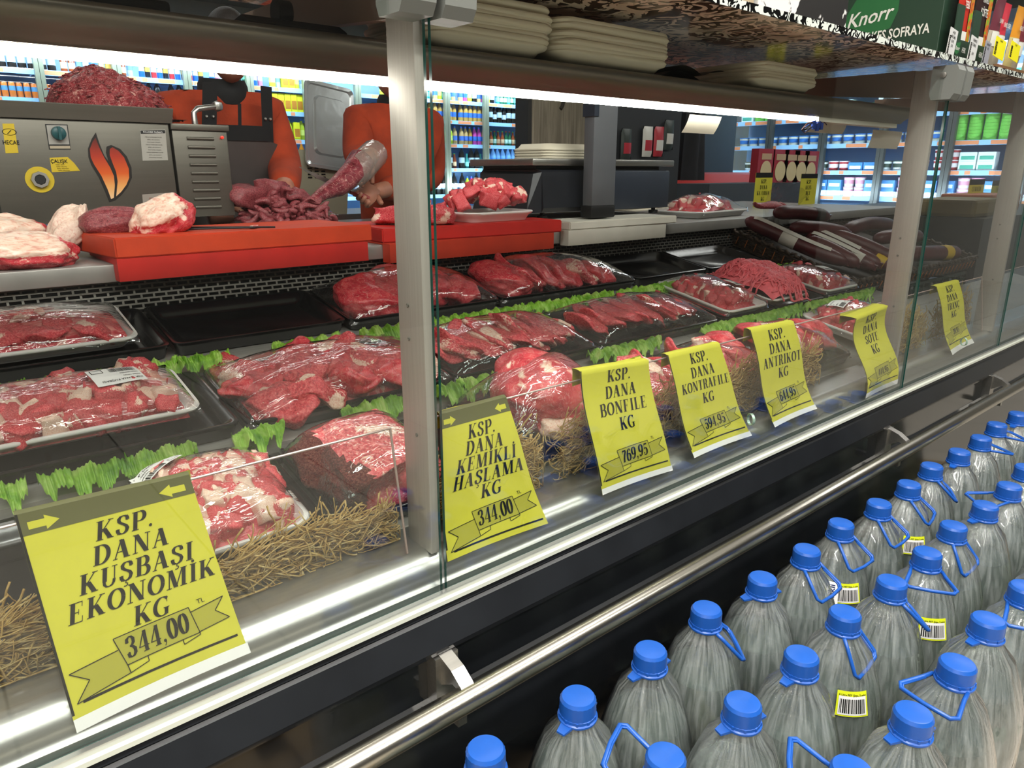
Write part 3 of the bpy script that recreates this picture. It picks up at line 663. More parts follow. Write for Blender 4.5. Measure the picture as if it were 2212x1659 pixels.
# row 1 (front)
tray_thing(1, -.21, .19, .128, .372, 'empty black tray at the front left behind the large price card')
tray_thing(1, .197, .425, .128, .372, 'black tray in the front row under the foam pack of small fatty beef cubes')
root, dm, w, d, rr = pack(1, .20, .398, .135, .37, 'white foam pack of small fatty beef cubes behind the leftmost card', .046, 'foam', lift=.018, seed=10)
fill_cubes(root, dm, w, d, 54, rr, (.03, .044), .42); film_part(root, dm, w, d); sticker(root, dm, -.065, .075, .3, .06, .045, ('KSP. DANA', 'KUŞBAŞI', 'MERSİN'), 10)
root, dm, w, d, rr = pack(1, .435, .66, .128, .372, 'square block of bony brisket under crinkled film on black tray, near the post', .072, seed=11, p=3.5)
me = lump('brisket', 'cube', 91, [M['meat_fatty'], M['meat'], M['meat']], 18, .5)
for pl in me.polygons:
    c = pl.center; pl.material_index = 0
    if c.x < -.43: pl.material_index = 2
me.materials[2] = meat_mat('bone_cut_face', ('4a1a18', '742c2a', '94594a'), fat='b4605a', fatcut=.62, scale=40, bump=.8)
inst('brisket_block', me, root, (-.002, .0, .018), (.1, .05, .25), (.165, .165, .105))
inst('brisket_flap', SLAB[1], root, (.06, -.03, .012), (.2, .3, .3), (.14, .16, .2))
film_part(root, dm, w, d)
tray_thing(1, .668, .78, .128, .372, 'narrow black tray in the front row behind the post')
BIGR = lump('big_roast', 'roast', 77, [M['meat_lean']], 5); fat_attr(BIGR, lambda c: .5+1.4*(c.x*-.5+c.z*.55-.46+.22*noise.noise(c*5)))
root, dm, w, d, rr = pack(1, .79, 1.11, .13, .38, 'black tray with a big pale-capped roast under stretched film', .125, seed=13, p=2.0)
roast_at(root, BIGR, .02, .02, .05, (.25, .22, .15), (.15, .1, .5)); roast_at(root, ROAST[0], .05, -.05, .028, (.17, .11, .10), (0, .2, .2)); roast_at(root, SLABF[1], -.02, -.07, .02, (.12, .10, .12), (.4, .2, .9))
film_part(root, dm, w, d)
for i, (xa, xb, lb) in enumerate(((1.12, 1.42, 'black tray of pale loin beef behind the third and fourth price cards from the left'), (1.43, 1.72, 'black tray of ribeye beef behind the gap between the two narrow middle price cards'), (1.73, 2.08, 'black tray of rosy beef in the front row beside the curled price card'))):
    root, dm, w, d, rr = pack(1, xa, xb, .13, .375, lb, (.045, .055, .064)[i], seed=14+i, p=2.1)
    for k in range(4):
        x = (k/3-.5)*w*.62; roast_at(root, (SLABL+SLABF)[(k*3+i) % 8], x, rr.uniform(-.02, .02), .014+.008*i, (.15, .21, .17), (.05, .35, rr.uniform(-.2, .2)))
    roast_at(root, ROAST[i], 0, .0, .008, (w*.8, .18, .07), (0, 0, .1)); film_part(root, dm, w, d)
root, dm, w, d, rr = pack(1, 2.2, 2.5, .13, .375, 'film-wrapped beef with label behind straw, just right of the far post', .05, 'foam', lift=.018, seed=18)
fill_cubes(root, dm, w, d, 40, rr, (.03, .045), .1); film_part(root, dm, w, d); sticker(root, dm, -.06, .05, .2, .07, .05, ('KSP. DANA', 'ET', 'MERSİN'), 18)

# ------------------------------------------------------------------ lettuce along the steps
def lettuce(name, xa, xb, row, dy, seed, label, drop=.03, h=.0, ny=14):
    """one ruffled leaf laid along the front of a step"""
    rr = random.Random(seed); L = xb-xa; off = Vector((seed*2.3, 0, 0)); yb = {3: .66, 2: .385}[row]+dy
    nx = max(40, int(L/.0013))
    def fn(u, v):
        x = (u-.5)*L; e = math.sin(PI*u)**.35
        ru = math.sin(u*L*190+seed+2*noise.noise(Vector((u*9, seed, 0))))*.010*v + noise.noise(Vector((u*L*60, v*3, seed)))*.012*v+noise.noise(Vector((u*L*150, v*6, seed)))*.006*v
        y = .022*(1-v*2.2)*e-abs(ru)*.5
        pl = math.sin(u*L*1150+seed*3+3*noise.noise(Vector((u*L*30, v*2, seed))))*.0017*(.35+v)+.004*noise.noise(Vector((u*L*260, v*14, seed)))*(.3+v)
        rag = .006*noise.noise(Vector((u*L*75, 5, seed)))*max(0, v-.7)/.3; y -= rag*.5+pl*.3; ru += pl+rag
        z = h+.018+.016*math.sin(v*PI*.9)-drop*max(0, v-.3)**1.4*e + ru*1.1
        return (x, y, z)
    o = MB().grid(fn, nx, ny).build(name, M['leaf'], None, 'all', ((xa+xb)/2, yb, rowz(row, yb)-.03), (0, 0, rr.uniform(-.03, .03)))
    return tag(o, label, 'lettuce', 'lettuce leaves lining the tray steps')
def lx(q, row):
    Y = {3: .66, 2: .385}[row]; return atY(q[0], q[1], Y).x
LET = [
 (3, (0, 845), (140, 820), 'lettuce leaf on the upper step at the left edge, below the back foam pack'),
 (3, (120, 815), (385, 785), 'long lettuce leaf on the upper step, second from the left edge'),
 (3, (360, 790), (425, 770), 'crumpled lettuce leaf on the upper step in front of the black tray gap'),
 (3, (405, 775), (495, 760), 'pale lettuce leaf on the upper step below the empty tray'),
 (3, (585, 745), (735, 725), 'smooth pale lettuce leaf on bare steel above the folded beef'),
 (3, (775, 715), (880, 700), 'lettuce leaf on the upper step, left of the near post'),
 (3, (930, 690), (1130, 660), 'lettuce leaf on the upper step above the thin beef slices'),
 (3, (1125, 665), (1250, 640), 'lettuce leaf between the thin slices and the back beef slabs'),
 (3, (1235, 645), (1325, 620), 'small curly lettuce leaf on the upper step under the beef slabs'),
 (3, (1330, 635), (1440, 615), 'yellow-green lettuce leaf behind the plump steaks'),
 (3, (1400, 610), (1515, 590), 'thin upright lettuce leaf in front of the empty back trays'),
 (3, (1630, 590), (1712, 570), 'lettuce leaf behind the mince heap'),
 (2, (-10, 1075), (60, 1055), 'dark wilted lettuce leaf on the lower step at the left edge'),
 (2, (80, 1035), (290, 1000), 'dark lettuce leaf on the lower step, under the cubed beef tray'),
 (2, (270, 1000), (425, 960), 'curly lettuce leaf on the lower step left of the steel joint'),
 (2, (500, 940), (610, 915), 'small dark lettuce sprig on the lower step below the folded beef'),
 (2, (735, 900), (880, 870), 'big green lettuce leaf hanging on the lower step beside the near post'),
 (2, (940, 870), (1010, 850), 'lettuce leaf on the lower step right of the near post'),
 (2, (985, 865), (1075, 835), 'wilted brown-edged lettuce leaf above the roast'),
 (2, (1060, 835), (1120, 810), 'lettuce tip on the lower step left of the roast'),
 (2, (1270, 765), (1425, 730), 'lettuce leaf on the lower step below the plump steaks'),
 (2, (1510, 725), (1625, 695), 'curly lettuce leaf on the lower step under the strip beef pack'),
 (2, (1610, 700), (1735, 665), 'lettuce leaf on the lower step under the mince heap'),
 (2, (1735, 672), (1825, 645), 'lettuce leaf on the lower step left of the curled price card'),
 (2, (1810, 650), (1880, 630), 'last lettuce leaf on the lower step near the far post'),
]
for i, (row, q0, q1, lb) in enumerate(LET):
    xa, xb = lx(q0, row), lx(q1, row)
    lettuce('lettuce_leaf', xa, xb, row, .0, i+1, lb, drop=.05 if i in (4, 16) else .03)
# ------------------------------------------------------------------ straw along the riser
_t = NT('straw'); _c = _t.ramp(_t.noise(_t.coords(), 90, 3, .6), [(.3, lin('b98f4c')), (.5, lin('dcb970')), (.7, lin('f0dca6'))]); _p = _t.n('BsdfPrincipled', i_Roughness=.5); _t.l(_c, _p.inputs['Base Color']); _l = _t.n('BsdfTranslucent'); _t.l(_c, _l.inputs[0]); _m = _t.n('MixShader', i_Fac=.4); _t.l(_p.outputs[0], _m.inputs[1]); _t.l(_l.outputs[0], _m.inputs[2]); M['straw'] = _t.out(_m.outputs[0])
def straw(xa, xb, h, label, seed, n=420):
    rr = random.Random(seed); b = MB(); L = xb-xa
    for i in range(n):
        t_ = rr.random(); x = xa+L*t_; hh = h*(.62+.38*math.sin(PI*min(1, max(0, t_))))*rr.random()
        a = rr.gauss(0, .5) if rr.random() < .6 else rr.uniform(0, 6.3); ln = rr.uniform(.02, .05); p = Vector((x, .106+rr.uniform(-.013, .016), .655+hh)); el = rr.gauss(0, .4); pts = []
        for k in range(6):
            pts.append(p.copy()); p += Vector((math.cos(a)*math.cos(el), math.sin(a)*.4, math.sin(el)))*ln/3.2; a += rr.uniform(-.45, .45); el += rr.uniform(-.4, .4)
            p.y = min(.128, max(.093, p.y)); p.z = max(.653, p.z); p.x = min(xb+.012, max(xa-.012, p.x))
        b.tube(pts, rr.choice((.0008, .0011, .0016)), 3)
    o = b.build('straw_garnish', M['straw'], None, 'all'); return tag(o, label, 'straw', 'straw garnish behind the riser', 'stuff')
straw(-.06, .065, .075, 'dry straw heap at the left edge, beside the largest price card', 1)
straw(.21, .50, .062, 'curved wisp of straw between the largest card and the near post', 2, 640)
straw(.59, .80, .115, 'straw nest between the two bone-stew and tenderloin price cards', 3, 700)
straw(.86, 1.06, .115, 'straw nest between the tenderloin and sirloin price cards', 4, 560)
straw(1.12, 1.30, .12, 'straw nest between the sirloin and ribeye price cards', 5, 560)
straw(1.36, 1.80, .125, 'large straw nest left of the curled price card', 6, 1100)
straw(2.19, 2.50, .125, 'straw nest just right of the far post', 7, 800)
straw(2.60, 2.88, .15, 'straw nest right of the farthest price card', 8, 600)
# ------------------------------------------------------------------ yellow price cards hung over the riser
def price_card(name, label, px, lines, price, prof, shear=.22, lh=.085, band=True, strip=.06, back=.028, top_line=.14, gap=.1, price_h=.072, tl=True):
    """px = photo pixels of TL, TR, BR, BL of the hanging face; prof(v) -> (Y, fraction of the drop)"""
    Yt, Yb = prof(0)[0], prof(1)[0]
    tl_, tr_, br_, bl_ = atY(*px[0], Yt), atY(*px[1], Yt), atY(*px[2], Yb), atY(*px[3], Yb)
    zt = (tl_.z+tr_.z)/2; zb = (br_.z+bl_.z)/2; dzt = (tr_.z-tl_.z)/2; dzb = (br_.z-bl_.z)/2
    wid = ((tr_.x-tl_.x)+(br_.x-bl_.x))/2
    n = 24
    def P(u, v, off=0.):
        y, f = prof(v); y2, f2 = prof(min(1, v+.02)); y1, f1 = prof(max(0, v-.02))
        z = zt+(zb-zt)*f; x = (tl_.x+(bl_.x-tl_.x)*f)*(1-u)+(tr_.x+(br_.x-tr_.x)*f)*u
        z += (u*2-1)*(dzt*(1-f)+dzb*f)
        dy, dz = y2-y1, (zb-zt)*(f2-f1); l = math.hypot(dy, dz) or 1
        return Vector((x, y+dz/l*off+.0035*math.sin(u*PI)*v*1.2-.0015, z-dy/l*off))
    cx_ = (tl_.x+br_.x)/2
    root = empty(name, (cx_, Yb, zb), label=label, cat='price card', group='yellow price cards hung on the riser')
    org = Vector((cx_, Yb, zb))
    def put(b, nm, m, par=root, smooth='all', fix=True):
        b.v = [v-org for v in b.v]; return b.build(nm, m, par, smooth, fix=fix)
    b = MB()                                   # the sheet: hanging face, fold over the riser, short back flap
    rows_ = [(v/n) for v in range(n+1)]
    y0 = prof(0)[0]; yk = .0885
    fold = [(y0+(yk+.003-y0)*t_, .0012*math.sin(PI*t_)+.001+t_*.0) for t_ in (1, .66, .33)]
    loops = [[Vector((tl_.x+(tr_.x-tl_.x)*u/8+.004*(1 if True else 0), .0935+.004*math.sin(u*.8), zt-back*(1-k))) for u in range(9)] for k in (0, .5, 1)]
    loops += [[Vector((tl_.x+(tr_.x-tl_.x)*u/8, y, zt+z+(u/4-1)*dzt)) for u in range(9)] for y, z in fold]
    loops += [[P(u/8, v) for u in range(9)] for v in rows_]
    b.loft(loops, False, False, False); put(b, 'card_sheet', M['yellow'], fix=False)
    def flat(b, poly, off):
        """poly in sheet units: x 0..1, y 0..1 downward; large ones are cut up so that they follow the curl"""
        xs = [p[0] for p in poly]; ys = [p[1] for p in poly]
        if len(poly) == 5:
            m_ = ((poly[0][0]+poly[1][0])/2, (poly[0][1]+poly[1][1])/2); flat(b, [poly[0], m_, poly[3], poly[4]], off); flat(b, [m_, poly[1], poly[2], poly[3]], off); return
        if len(poly) == 4 and (max(xs)-min(xs) > .12 or max(ys)-min(ys) > .08):
            A, B_, C_, D_ = [Vector((*p, 0)) for p in poly]
            b.grid(lambda u, v: P(*((A.lerp(B_, u)).lerp(D_.lerp(C_, u), v))[:2], off), 5, 4); return
        b.add([P(x, y, off) for x, y in poly], [tuple(range(len(poly)))])
    def quad(b, x0, y0_, x1, y1, off, k=None):
        k = k or max(1, int(abs(y1-y0_)*16)); kx = max(1, int(abs(x1-x0)*6))
        b.grid(lambda u, v: P(x0+(x1-x0)*u, y0_+(y1-y0_)*v, off), kx, k)
    hgt = (Vector((0, prof(0)[0], zt))-Vector((0, prof(1)[0], zb))).length; asp = wid/hgt
    if band:
        b = MB(); quad(b, .0, .0, 1, .105, .0004, 3)
        b.loft([[v+Vector((0, -.0002, .0006)) for v in l] for l in loops[3:6]]+[[P(u/8, 0, .0005) for u in range(9)]], False, False, False)
        put(b, 'card_band', M['grey_ink'], fix=False)
        b = MB()
        for s in (1, -1):
            X = lambda x: x if s > 0 else 1-x
            for poly in ([(.05, .045), (.14, .045), (.14, .08), (.05, .08)], [(.14, .028), (.215, .0625), (.14, .097)]):
                flat(b, [(X(x), y) for x, y in poly], .0008)
        put(b, 'band_arrow', M['yellow'], fix=False)
    b = MB(); quad(b, .0, 0, .014, .93, .0005, 16)
    quad(b, .07, 1-strip-.03, .97, 1-strip-.018, .0005, 1)
    y = top_line
    for ln in lines:
        h = lh*(1 if len(ln) < 9 else .95); g, W_ = didone(ln, h, shear, .10, 1.0/asp)
        k = min(1, .86/W_) if W_ > 0 else 1
        for p in g: flat(b, [(.53+x*k, y+h*(1)-yy) for x, yy in p], .0008)
        y += lh+gap
    py = 1-strip-.075
    rib = [(.05, py-.055), (.35, py-.135)], [(.72, py-.235), (.95, py-.30)]
    bb = MB(); lean = -.03
    def S(x, yy): return (x, yy+lean*(x-.5))
    pr = py-.10
    for poly in ([S(.34, pr-.01), S(.34, pr+.115), S(.04, pr+.135), S(.13, pr+.06), S(.04, pr-.0)], [S(.70, pr-.035), S(.70, pr+.075), S(.96, pr+.06), S(.89, pr+.0), S(.96, pr-.055)]):
        flat(bb, poly, .0004)
    flat(bb, [S(.30, pr-.065), S(.745, pr-.065), S(.765, pr+.075), S(.335, pr+.075)], .0007)
    put(bb, 'card_ribbon', M['yellow_dk'], fix=False)
    def line(pts, w=.004):
        for a, c in zip(pts, pts[1:]):
            dx, dy = c[0]-a[0], c[1]-a[1]; l = math.hypot(dx, dy) or 1; nx, ny = -dy/l*w/2/asp, dx/l*w/2
            flat(b, [(a[0]+nx, a[1]+ny), (c[0]+nx, c[1]+ny), (c[0]-nx, c[1]-ny), (a[0]-nx, a[1]-ny)], .0011)
    line([S(.30, pr-.065), S(.745, pr-.065), S(.765, pr+.075), S(.335, pr+.075), S(.30, pr-.065)])
    line([S(.31, pr-.008), S(.04, pr-.0), S(.13, pr+.06), S(.04, pr+.135), S(.34, pr+.115)])
    line([S(.745, pr-.038), S(.96, pr-.055), S(.89, pr+.0), S(.96, pr+.06), S(.76, pr+.072)])
    line([S(.335, pr+.075), S(.34, pr+.115), S(.45, pr+.1), S(.45, pr+.075)]); line([S(.66, pr+.075), S(.66, pr+.1), S(.765, pr+.085), S(.765, pr+.07)])
    g, W_ = didone(price, price_h, .10, .05, .95/asp); k = min(1, .37/W_)
    for p in g: flat(b, [(.53+x*k, pr+.05-yy+lean*(.03+x*k)) for x, yy in p], .0014)
    if tl:
        v, f = sans('TL', .034, 'LEFT'); b.add([P(.80+x/asp, pr-.065-yy+lean*.3, .0013) for x, yy in v], f)
    put(b, 'card_print', M['ink'], fix=False)
    if strip > .03:
        b = MB(); quad(b, .0, 1-strip*.62, 1.01, 1.004, .0006, 2); put(b, 'white_strip', M['paper'], fix=False)
    return root
def lerp_prof(pts):
    def f(v):
        for (a, ya, fa), (b_, yb, fb) in zip(pts, pts[1:]):
            if v <= b_:
                t_ = (v-a)/(b_-a); s = t_*t_*(3-2*t_) if False else t_; return (ya+(yb-ya)*s, fa+(fb-fa)*s)
        return pts[-1][1:]
    return f
def curl(y0, y1, bulge):
    """from y0 at the top to y1 at the foot, bowing by bulge"""
    return lambda v: (y0+(y1-y0)*(v**1.25)+bulge*math.sin(2*PI*v), v)
CARDS = [
 ('large flat yellow price card at the left, 344,00 for diced economy beef', [(30, 1112), (408, 1024), (537, 1408), (165, 1580)], ['KSP.', 'DANA', 'KUŞBAŞI', 'EKONOMİK', 'KG'], '344,00', curl(.085, .014, .0), dict(shear=.28, lh=.09, gap=.022, top_line=.125, strip=.085, price_h=.098)),
 ('yellow price card right of the near post, 344,00 for bone-in stew beef', [(948, 895), (1092, 857), (1183, 1130), (966, 1213)], ['KSP.', 'DANA', 'KEMİKLİ', 'HAŞLAMA', 'KG'], '344,00', curl(.083, .018, -.004), dict(shear=.27, lh=.098, gap=.016, top_line=.125, strip=.02, price_h=.105)),
 ('yellow price card with doubled sheet, 769,95 for beef tenderloin', [(1252, 802), (1400, 778), (1450, 1015), (1300, 1068)], ['KSP.', 'DANA', 'BONFILE', 'KG'], '769,95', curl(.072, .012, .003), dict(shear=.13, lh=.102, gap=.036, top_line=.03, band=False, strip=.07, price_h=.1)),
 ('yellow price card with a fold line, 594,95 for beef sirloin', [(1440, 767), (1553, 741), (1621, 940), (1498, 988)], ['KSP.', 'DANA', 'KONTRAFILE', 'KG'], '594,95', curl(.078, .012, -.004), dict(shear=.13, lh=.102, gap=.036, top_line=.035, band=False, strip=.07, price_h=.1)),
 ('yellow price card, 644,95 for beef ribeye, before the large straw nest', [(1618, 712), (1713, 694), (1762, 882), (1672, 922)], ['KSP.', 'DANA', 'ANTRIKOT', 'KG'], '644,95', curl(.078, .012, -.006), dict(shear=.16, lh=.108, gap=.03, top_line=.04, band=False, strip=.07, price_h=.1)),
 ('curled yellow price card with boxy top, 444,95 for sauté beef', [(1848, 688), (1917, 660), (1936, 828), (1868, 860)], ['KSP.', 'DANA', 'SOTE', 'KG'], '444,95', curl(.05, .012, .012), dict(shear=.1, lh=.1, gap=.03, top_line=.03, band=False, strip=.1, price_h=.08)),
 ('farthest yellow price card, right of the far post', [(2021, 619), (2070, 606), (2102, 740), (2056, 766)], ['KSP.', 'DANA', 'TRANÇ', 'KG'], '39,95', curl(.078, .012, -.006), dict(shear=.1, lh=.1, gap=.03, top_line=.03, band=False, strip=.1, price_h=.08)),
]
for lb, px, ls, pr, pf, kw in CARDS: price_card('price_card', lb, px, ls, pr, pf, **kw)
# ------------------------------------------------------------------ five-litre water bottles on the floor stack
M['pet'] = clear_mat('bottle_pet', (.93, .97, .95), 1.5, .06, haze=.03, hazecol='e6f2ec', fmul=1.6)
def water_mat():
    t = NT('water'); p = t.n('BsdfPrincipled', i_Roughness=.12, i_IOR=1.33); p.inputs['Transmission Weight'].default_value = .9
    p.inputs['Base Color'].default_value = lin('d6e8e2'); return t.out(p.outputs[0])
M['water'] = water_mat()
def wrap_mat():
    t = NT('shrink_wrap'); tc = t.n('TexCoord'); s = t.n('SeparateXYZ'); t.l(tc.outputs['Object'], s.inputs[0]); at = t.n('Math', operation='ARCTAN2'); t.l(s.outputs[1], at.inputs[0]); t.l(s.outputs[0], at.inputs[1])
    a2 = t.n('Math', operation='MULTIPLY', i_1=5.0); t.l(at.outputs[0], a2.inputs[0]); z2 = t.n('Math', operation='MULTIPLY', i_1=9.0); t.l(s.outputs[2], z2.inputs[0]); oi = t.n('ObjectInfo'); r_ = t.n('Math', operation='MULTIPLY', i_1=40.0); t.l(oi.outputs['Random'], r_.inputs[0])
    c = t.n('CombineXYZ'); t.l(a2.outputs[0], c.inputs[0]); t.l(z2.outputs[0], c.inputs[1]); t.l(r_.outputs[0], c.inputs[2]); n1 = t.noise(c.outputs[0], 1.6, 4, .6, .4); nm = t.bump(n1, .8, .006)
    fr = t.n('Fresnel', i_IOR=1.5); ge = t.n('NewGeometry'); bk = t.n('Math', operation='MULTIPLY_ADD', i_1=1/1.5-1.5, i_2=1.5); t.l(ge.outputs['Backfacing'], bk.inputs[0]); t.l(bk.outputs[0], fr.inputs['IOR']); m = t.n('Math', operation='MULTIPLY', i_1=3.2, use_clamp=True); t.l(fr.outputs[0], m.inputs[0])
    gl = t.n('BsdfGlossy', i_Roughness=.16); t.l(nm, gl.inputs['Normal']); tr = t.n('BsdfTransparent'); tr.inputs[0].default_value = (.985, .99, .99, 1); df = t.n('BsdfDiffuse'); df.inputs[0].default_value = lin('eef4f2')
    m1 = t.n('MixShader'); t.l(t.ramp(n1, [(.40, (.03,)*3+(1,)), (.70, (.24,)*3+(1,))]), m1.inputs[0]); t.l(tr.outputs[0], m1.inputs[1]); t.l(df.outputs[0], m1.inputs[2]); m2 = t.n('MixShader'); t.l(m.outputs[0], m2.inputs[0]); t.l(m1.outputs[0], m2.inputs[1]); t.l(gl.outputs[0], m2.inputs[2]); return t.out(m2.outputs[0])  # milky film; its whiter diffuse streaks also stand in for highlights
M['wrap'] = wrap_mat()
BH = .335
prof_b = [(.0, 0), (.066, .0), (.076, .008), (.0775, .02), (.0775, .058), (.0755, .066), (.0775, .074), (.0775, .125), (.0755, .133), (.0775, .141), (.077, .165), (.0745, .185), (.069, .208), (.0615, .230), (.052, .252), (.0415, .272), (.032, .288), (.026, .297), (.0235, .302), (.0235, .318)]
prof_b = [(r*.985, z) for r, z in prof_b]
ME_BOT = MB().lathe(prof_b, 32).mesh('bottle_body', M['pet'], 'all')
prof_w = [(0, .004), (.064, .004), (.074, .012), (.0755, .02), (.0755, .162), (.073, .184), (.0675, .207), (.0615, .225), (.060, .228), (0, .228)]
ME_WAT = MB().lathe(prof_w, 28).mesh('water', M['water'], 50)
b = MB()
seg = 48; L = []
for r, z, rib in ((.0215, .3235, 0), (.0245, .3235, 0), (.0245, .3225, 0), (.0252, .3215, 1), (.0250, .342, 1), (.0225, .3465, 0), (.0205, .347, 0)):
    L.append([((r+(.0006 if (rib and i % 2) else 0))*math.cos(2*PI*i/seg), (r+(.0006 if (rib and i % 2) else 0))*math.sin(2*PI*i/seg), z) for i in range(seg)])
b.loft(L); ME_CAP = b.mesh('bottle_cap', M['blue'], 30)
b = MB().lathe([(.0238, .3115), (.0272, .3115), (.0282, .313), (.0282, .3155), (.0262, .317), (.0262, .3215), (.0238, .3225)], 32)
for k in range(10): b.box((-.0015, .0255, .317), (.0015, .0272, .3215), Matrix.Rotation(k*PI/5, 4, 'Z'))
ME_COL = b.mesh('collar', M['blue'], 30)
def handle_mesh(tilt):
    """loop handle hinged on the collar; tilt below the horizontal, hanging towards +x"""
    ca, sa = math.cos(tilt), math.sin(tilt)
    pts2 = [(.012, .026), (.028, .03), (.066, .043), (.074, .037), (.076, 0), (.074, -.037), (.066, -.043), (.028, -.03), (.012, -.026)]
    pts = [Vector((.012+(x-.012)*ca, y, .3145-(x-.012)*sa)) for x, y in pts2]
    b = MB().tube(pts, .0034, 6); b.tube([Vector((p.x*.965, p.y*.93, p.z-.001)) for p in pts[1:-1]], .0022, 5)
    return b.mesh('handle', M['blue'], 'all')
HM = {t_: handle_mesh(t_) for t_ in (-.35, .15, .75, 1.0)}
def tab_mesh():
    b = MB()
    for s in (1,): b.loft([[(s*.022, -.010, .311), (s*.022, .010, .311), (s*.022, .010, .3155), (s*.022, -.010, .3155)], [(s*.041, -.006, .309), (s*.041, .006, .309), (s*.041, .006, .312), (s*.041, -.006, .312)]])
    return b.mesh('handle', M['blue'], 30)
HM['tab'] = tab_mesh()
def wrap_mesh(seed, down):
    """film pulled tight from the cap over the shoulders"""
    n = 90; L = []
    prof = [(.0262, .311), (.0285, .306), (.0320, .300), (.048, .281), (.0625, .240), (.0735, .198), (.0785, .16), (.0795, .12), (.0795, .02)]
    for k, (r, z) in enumerate(prof):
        r *= .978
        ring = []
        for i in range(n):
            a = 2*PI*i/n; e = 1+ (.05*noise.noise(Vector((math.cos(a)*3+seed, math.sin(a)*3, z*3)))+.028*math.sin(i*2.3+seed)*noise.noise(Vector((i*.35, seed, z*6))))*(1 if 1 < k < 6 else .1)
            ring.append((r*e*math.cos(a), r*e*math.sin(a), z))
        L.append(ring)
    return MB().loft(L, False, False).mesh('film_wrap', M['wrap'], 'all')
WR = [wrap_mesh(i*3.3, .2) for i in range(3)]
lab_yellow = mat('label_yellow', 'd9e21c', .5)
def bottle_sticker(root, az, z0, seed):
    rr = random.Random(seed); w, h, r = .046, .04, .0
    def S(x, y, off):
        zz = z0+y; zs = (.12, .16, .198, .24, .281, .314); rs = (.0795, .0785, .0735, .0625, .048, .0335); k_ = max(0, min(4, sum(1 for q in zs if q < zz)-1)); rad = (rs[k_]+(rs[k_+1]-rs[k_])*(zz-zs[k_])/(zs[k_+1]-zs[k_]))*1.03+off; a = az+x/.065
        return Vector((rad*math.cos(a), rad*math.sin(a), zz))
    s = MB().grid(lambda u, v: S((u-.5)*w, (v-.5)*h, .0016), 8, 4).build('barcode_label', lab_yellow, root, 'all'); tag(s, 'yellow barcode label')
    MB().grid(lambda u, v: S((u-.5)*w*.88, (v-.57)*h*.74-.0005, .0021), 8, 3).build('label_field', M['paper'], s, 'all')
    b = MB(); x = -.4*w
    while x < .4*w:
        bw = rr.choice((.0007, .0012, .0018)); b.add([S(x, -h*.36, .0026), S(x+bw, -h*.36, .0026), S(x+bw, h*.2, .0026), S(x, h*.2, .0026)], [(0, 1, 2, 3)]); x += bw+rr.choice((.0008, .0013))
    v, f = sans('5 Litre PET Şişe, 2 adet', .0042, 'CENTER', .02); b.add([S(p[0], p[1]+h*.33, .0026) for p in v], f)
    b.build('label_print', M['ink'], s, fix=False)
    return s
BZ = .5-.347
def bottle(x, y, label, handle, az, wrapseed, rz=0):
    root = empty('water_bottle', (x, y, BZ), (0, 0, rz), label, 'water bottle', 'blue-capped five-litre water bottles')
    inst('bottle_body', ME_BOT, root); inst('water', ME_WAT, root); inst('bottle_cap', ME_CAP, root); inst('collar', ME_COL, root)
    if handle == 'tab':
        for s in (0, PI): inst('handle_tab', HM['tab'], root, rot=(0, 0, az-rz+s))
    elif handle is not None: inst('handle', HM[handle], root, rot=(0, 0, az-rz))
    inst('film_wrap', WR[wrapseed % 3], root, rot=(0, 0, wrapseed*1.3))
    return root
ordn = ['first', 'second', 'third', 'fourth', 'fifth', 'sixth', 'seventh', 'eighth', 'ninth', 'tenth', 'eleventh', 'twelfth', 'thirteenth', 'fourteenth', 'fifteenth']
D = lambda deg: math.radians(deg)
HA = {0: (None, 0), 1: ('tab', D(10)), 2: ('tab', D(-5)), 3: (.75, D(-40)), 4: ('tab', D(-20)), 5: (.75, D(-90)), 6: (.75, D(-95)), 7: (.75, D(-90)), 8: (.75, D(-80)), 9: (.75, D(-60)), 10: ('tab', 0), 11: (.15, D(-30)), 12: (.15, D(-40))}
HBb = {0: (-.35, D(115)), 1: ('tab', D(-15)), 2: ('tab', D(-5)), 3: (1.0, D(-85)), 4: (.75, D(-45)), 5: (.15, D(-150)), 6: (1.0, D(-90)), 7: ('tab', D(-20)), 8: (.15, D(140)), 9: (.75, D(-60)), 10: ('tab', 0)}
HC = {0: (-.35, D(120)), 1: ('tab', D(160)), 2: (.15, D(170)), 3: ('tab', D(-15)), 4: (.15, D(-150)), 5: (.75, D(-90)), 6: ('tab', 0)}
BOT = {}
rows_b = [('A', -.20, .452, .1568, 14, HA, 'counter-side row'), ('B', -.355, .617, .1572, 11, HBb, 'middle row'), ('C', -.515, .775, .158, 8, HC, 'outer row')]
for nm, y, x0, dx, n, H_, where in rows_b:
    for k in range(n):
        h, az = H_.get(k, ('tab', 0))
        desc = {None: 'no handle showing', 'tab': 'handle folded to tabs', .75: 'handle hanging', 1.0: 'handle straight down', .15: 'handle sticking out', -.35: 'handle raised behind cap'}[h]
        o = bottle(x0+k*dx, y+(.006 if (k*7) % 3 == 0 else -.003), '%s water bottle from near end, %s, %s' % (ordn[k], where, desc), h, az, k*3+ord(nm), (k*1.7) % 6.2); BOT[(nm, k)] = o
        if (nm, k) in (('A', 6), ('A', 8), ('B', 3), ('B', 5)):
            bottle_sticker(o, math.atan2(CAM.y-y, -(x0+k*dx))+.45-((k*1.7) % 6.2), .222, k)
